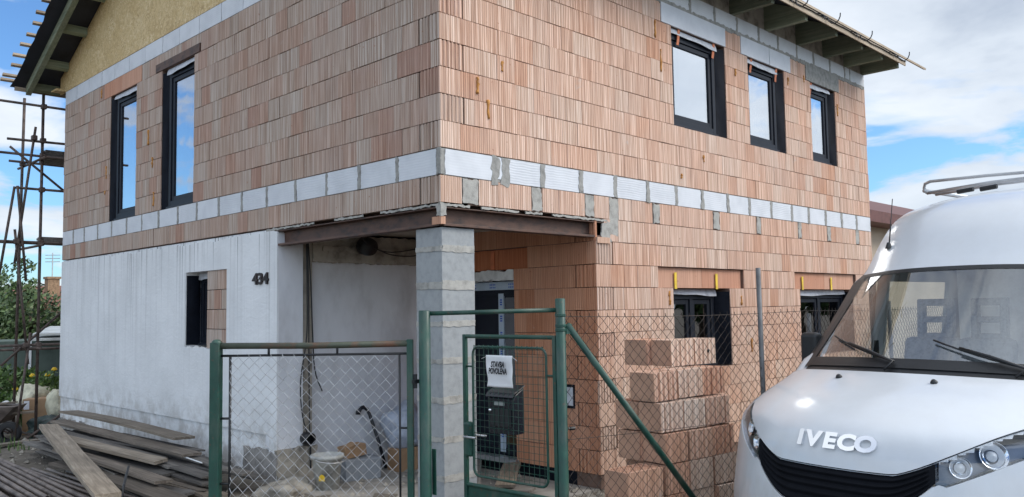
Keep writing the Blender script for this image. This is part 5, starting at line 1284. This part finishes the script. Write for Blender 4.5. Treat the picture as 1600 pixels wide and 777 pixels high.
def flower(u,v,h,label,n):
    t=thing('flowering_plant',label,'plant',(u,v,gz(u,v)),None,'yellow flowering plants in the yard'); z=gz(u,v)
    m_=MB(); heads=[]
    for k in range(n+7):
        a=wr.random()*6.28; hh=h*wr.uniform(.7,1); x,y=u+math.cos(a)*.25*wr.random(),v+math.sin(a)*.25*wr.random()
        m_.tone=wr.random(); m_.tube([(u+wr.uniform(-.1,.1),v,z),(x,y,z+hh)],.008,5); heads.append((x,y,z+hh)); leaves(m_,(x,y,z+hh*.6),(.22,.22,hh*.4),70,.05,.0)
    m_.build('foliage',M['leaf_light'],t,fix=False)
    for k in range(n):
        x,y,zz=heads[k]; m_=MB()
        for j in range(3): m_.lathe([(0,.0),(.05-.012*j,.015),(.06-.014*j,.035),(.03,.05),(0,.05)],(x,y,zz+.012*j),10)
        m_.build('flower',M['petal'],t,smooth=True)
flower(.35,12.6,1.25,'tall plant with a big yellow flower beside the right scaffold pole',2)
flower(.15,12.8,1.05,'plant with a yellow flower left of the scaffold pole',1)
flower(.5,12.45,1.2,'plant with a yellow flower near the house corner',1)
for k,(u,v,h) in enumerate(((.15,14.5,1.0),(.5,13.9,1.15),(.85,13.7,1.1))):
    bush('garden_shrub',['low bright green shrub at the left edge of the garden','low green shrub behind the scaffold pole','low green shrub near the far house corner','low green shrub half outside the left edge'][k],'shrub',(u,v),h,.75,1300,.06,'leaf_light',False,8,'low shrubs in the garden')
# greenhouse
gh=thing('greenhouse','low greenhouse with greenish walls and a pale sheet roof in the garden','greenhouse',(.5,16.5,-3.1))
mb=MB(); mb.obox((-2.2,17.2,-3.2),(4.9,-2.4,0),(.9,1.8,0),(0,0,1.42)); mb.build('wall',M['greenhouse'],gh)
mb=MB(); mb.obox((.9,15.1,-1.77),(1.9,-.93,0),(1.05,2.1,.12),(0,0,.05)); mb.obox((.95,15.2,-1.66),(1.5,-.73,0),(.8,1.5,.14),(0,0,.05)); mb.build('roof',M['polycarb'],gh)
mb=MB()
for k in range(7): mb.obox((-2.2+.8*k,17.18-.392*k,-3.2),(.05,-.025,0),(-.01,-.02,0),(0,0,1.45))
mb.build('frame_post',M['white_plastic'],gh)
# neighbour behind the hedge
nb=thing('tiled_house','distant house with old red tiled roof and a brick chimney behind the hedge','house',(6,34,-3.1))
def cw(L,z,h): return Vector((-4.854+.7119*z+.7023*L,-5.677+.7023*z-.7119*L,h))
a=cw(-26,36,0); b=cw(-14,36,0); dd=(b-a); dp=Vector((.7119,.7023,0))*6
mb=MB(); mb.obox((a.x,a.y,-3.2),dd,dp,(0,0,2.3)); mb.build('wall',M['render_cream'],nb)
mb=MB(); e=dp.normalized()*.4
mb.prism([up(a,-.95)-e,up(a+dp*.5,.02),up(a+dp,-.95)+e,up(a+dp,-.85)+e,up(a+dp*.5,.17),up(a,-.85)-e],dd); rf_=mb.build('roof',M['tile_red'],nb)
c=cw((81-800)/1303*37.5,37.5,0)
mb=MB(); mb.box(c.x-.24,c.x+.24,c.y-.24,c.y+.24,-.5,.42); mb.box(c.x-.29,c.x+.29,c.y-.29,c.y+.29,.42,.52); ch=mb.build('chimney',M['chimney_brick'],rf_)
mb=MB(); p=Vector((c.x,c.y,.5)); mb.tube([p,p+Vector((0,0,1.1))],.025,5)
for z in (.7,.85,1.0): mb.tube([p+Vector((-.25,.2,z)),p+Vector((.25,-.2,z))],.015,4)
mb.build('aerial',M['zinc'],nb)
# cream neighbour on the right
nr=thing('cream_house','cream rendered neighbouring house with dark brown eaves right of the block house','house',(16,2,-3.1))
mb=MB(); mb.box(12.6,32,2.0,9.5,-3.2,.62); mb.build('wall',M['render_cream'],nr)
mb=MB(); mb.prism([(12.2,1.45,.55),(12.2,1.45,.80),(12.2,5.7,2.3),(12.2,9.9,.80),(12.2,9.9,.55)],(20.2,0,0)); mb.build('roof',M['roof_brown'],nr)
# ---------------------------------------------------------------- sky, sun
SUN_EL,SUN_AZ=R(38),R(-50)                                  # azimuth counted from +x towards +y
w=bpy.data.worlds.new('World'); scene.world=w; w.use_nodes=True; t=w.node_tree
for n in list(t.nodes): t.nodes.remove(n)
out=N(t,'ShaderNodeOutputWorld'); bg=N(t,'ShaderNodeBackground'); t.links.new(bg.outputs[0],out.inputs[0])
sky=N(t,'ShaderNodeTexSky'); sky.sky_type='NISHITA'; sky.sun_disc=False; sky.sun_elevation=SUN_EL; sky.sun_rotation=R(90)-SUN_AZ; sky.altitude=200; sky.air_density=1.0; sky.dust_density=.6; sky.ozone_density=1.2
tc=N(t,'ShaderNodeTexCoord'); sp=N(t,'ShaderNodeSeparateXYZ'); t.links.new(tc.outputs['Generated'],sp.inputs[0])
zz=mth(t,'ADD',mth(t,'MAXIMUM',sp.outputs[2],0),.22)
cx=N(t,'ShaderNodeCombineXYZ'); t.links.new(mth(t,'DIVIDE',sp.outputs[0],zz),cx.inputs[0]); t.links.new(mth(t,'DIVIDE',sp.outputs[1],zz),cx.inputs[1])
mp=N(t,'ShaderNodeMapping'); mp.inputs['Location'].default_value=CLOUD_OFF; t.links.new(cx.outputs[0],mp.inputs[0])
cl=noise(t,mp.outputs[0],1.15,9,.56,.25)
mask=ramp(t,cl,[(.455,(0,0,0)),(.49,(.7,.7,.7)),(.525,(1,1,1))])
mp2=N(t,'ShaderNodeMapping'); mp2.inputs['Location'].default_value=(CLOUD_OFF[0]+.10,CLOUD_OFF[1]-.04,0); t.links.new(cx.outputs[0],mp2.inputs[0])
cl2=noise(t,mp2.outputs[0],1.15,6,.55,.25)
dv=N(t,'ShaderNodeVectorMath',operation='DOT_PRODUCT'); t.links.new(tc.outputs['Generated'],dv.inputs[0]); dv.inputs[1].default_value=(-.42,-.90,.15)
# extra cloud brightness added behind the camera to light the walls, mostly the right
ccol=ramp(t,cl2,[(.42,(5.1,5.45,5.85)),(.54,(4.2,4.6,5.1)),(.68,(2.6,3.0,3.65))])
vm=N(t,'ShaderNodeVectorMath',operation='SCALE'); t.links.new(ccol,vm.inputs[0]); t.links.new(mth(t,'ADD',1.0,mth(t,'MULTIPLY',mth(t,'MAXIMUM',mth(t,'ADD',dv.outputs['Value'],.45),0),CLB)),vm.inputs['Scale']); ccol=vm.outputs[0]
skyb=mixc(t,1.0,sky.outputs[0],SKYT,'MULTIPLY')
veil=noise(t,cx.outputs[0],3.2,8,.62,1.1)                       # thin high cloud overhead
vmask=mth(t,'MULTIPLY',ramp(t,veil,[(.36,(.15,.15,.15)),(.56,(1,1,1))]),ramp(t,sp.outputs[2],[(.45,(0,0,0)),(.7,(.92,.92,.92))]))
skyb=mixc(t,vmask,skyb,(5.2,5.5,5.9))
col=mixc(t,mth(t,'MULTIPLY',mask,.95),skyb,ccol)
t.links.new(col,bg.inputs[0]); bg.inputs[1].default_value=.10
ld=bpy.data.lights.new('sun','SUN'); ld.energy=SUN_E; ld.angle=R(28); ld.color=(1,.93,.84)
lo=bpy.data.objects.new('sun',ld); COL.objects.link(lo)
sd=Vector((math.cos(SUN_EL)*math.cos(SUN_AZ),math.cos(SUN_EL)*math.sin(SUN_AZ),math.sin(SUN_EL)))
lo.rotation_euler=sd.to_track_quat('Z','Y').to_euler(); lo.location=(8,-8,14)
# ---------------------------------------------------------------- camera
cd=bpy.data.cameras.new('camera'); cam=bpy.data.objects.new('camera',cd); COL.objects.link(cam)
yaw,pit,rol=R(44.60913768),R(4.06481181),R(-.94036649)
fw=Vector((math.cos(pit)*math.cos(yaw),math.cos(pit)*math.sin(yaw),math.sin(pit))); r0=Vector((math.sin(yaw),-math.cos(yaw),0)); u0=r0.cross(fw)
rr=r0*math.cos(rol)+u0*math.sin(rol); uu=-r0*math.sin(rol)+u0*math.cos(rol)
Mx=Matrix((rr,uu,-fw)).transposed().to_4x4(); Mx.translation=Vector((-4.85437969,-5.67722533,-1.20685719+ZO)); cam.matrix_world=Mx
cd.sensor_width=36; cd.lens=1303.82/1600*36; cd.clip_end=2000; cd.clip_start=.05
scene.camera=cam
scene.view_settings.view_transform='Standard'; scene.view_settings.look='None'; scene.view_settings.gamma=1; scene.view_settings.exposure=EXPO
scene.render.engine='CYCLES'; scene.cycles.max_bounces=8; scene.cycles.transparent_max_bounces=12; scene.render.resolution_x=1024; scene.render.resolution_y=497
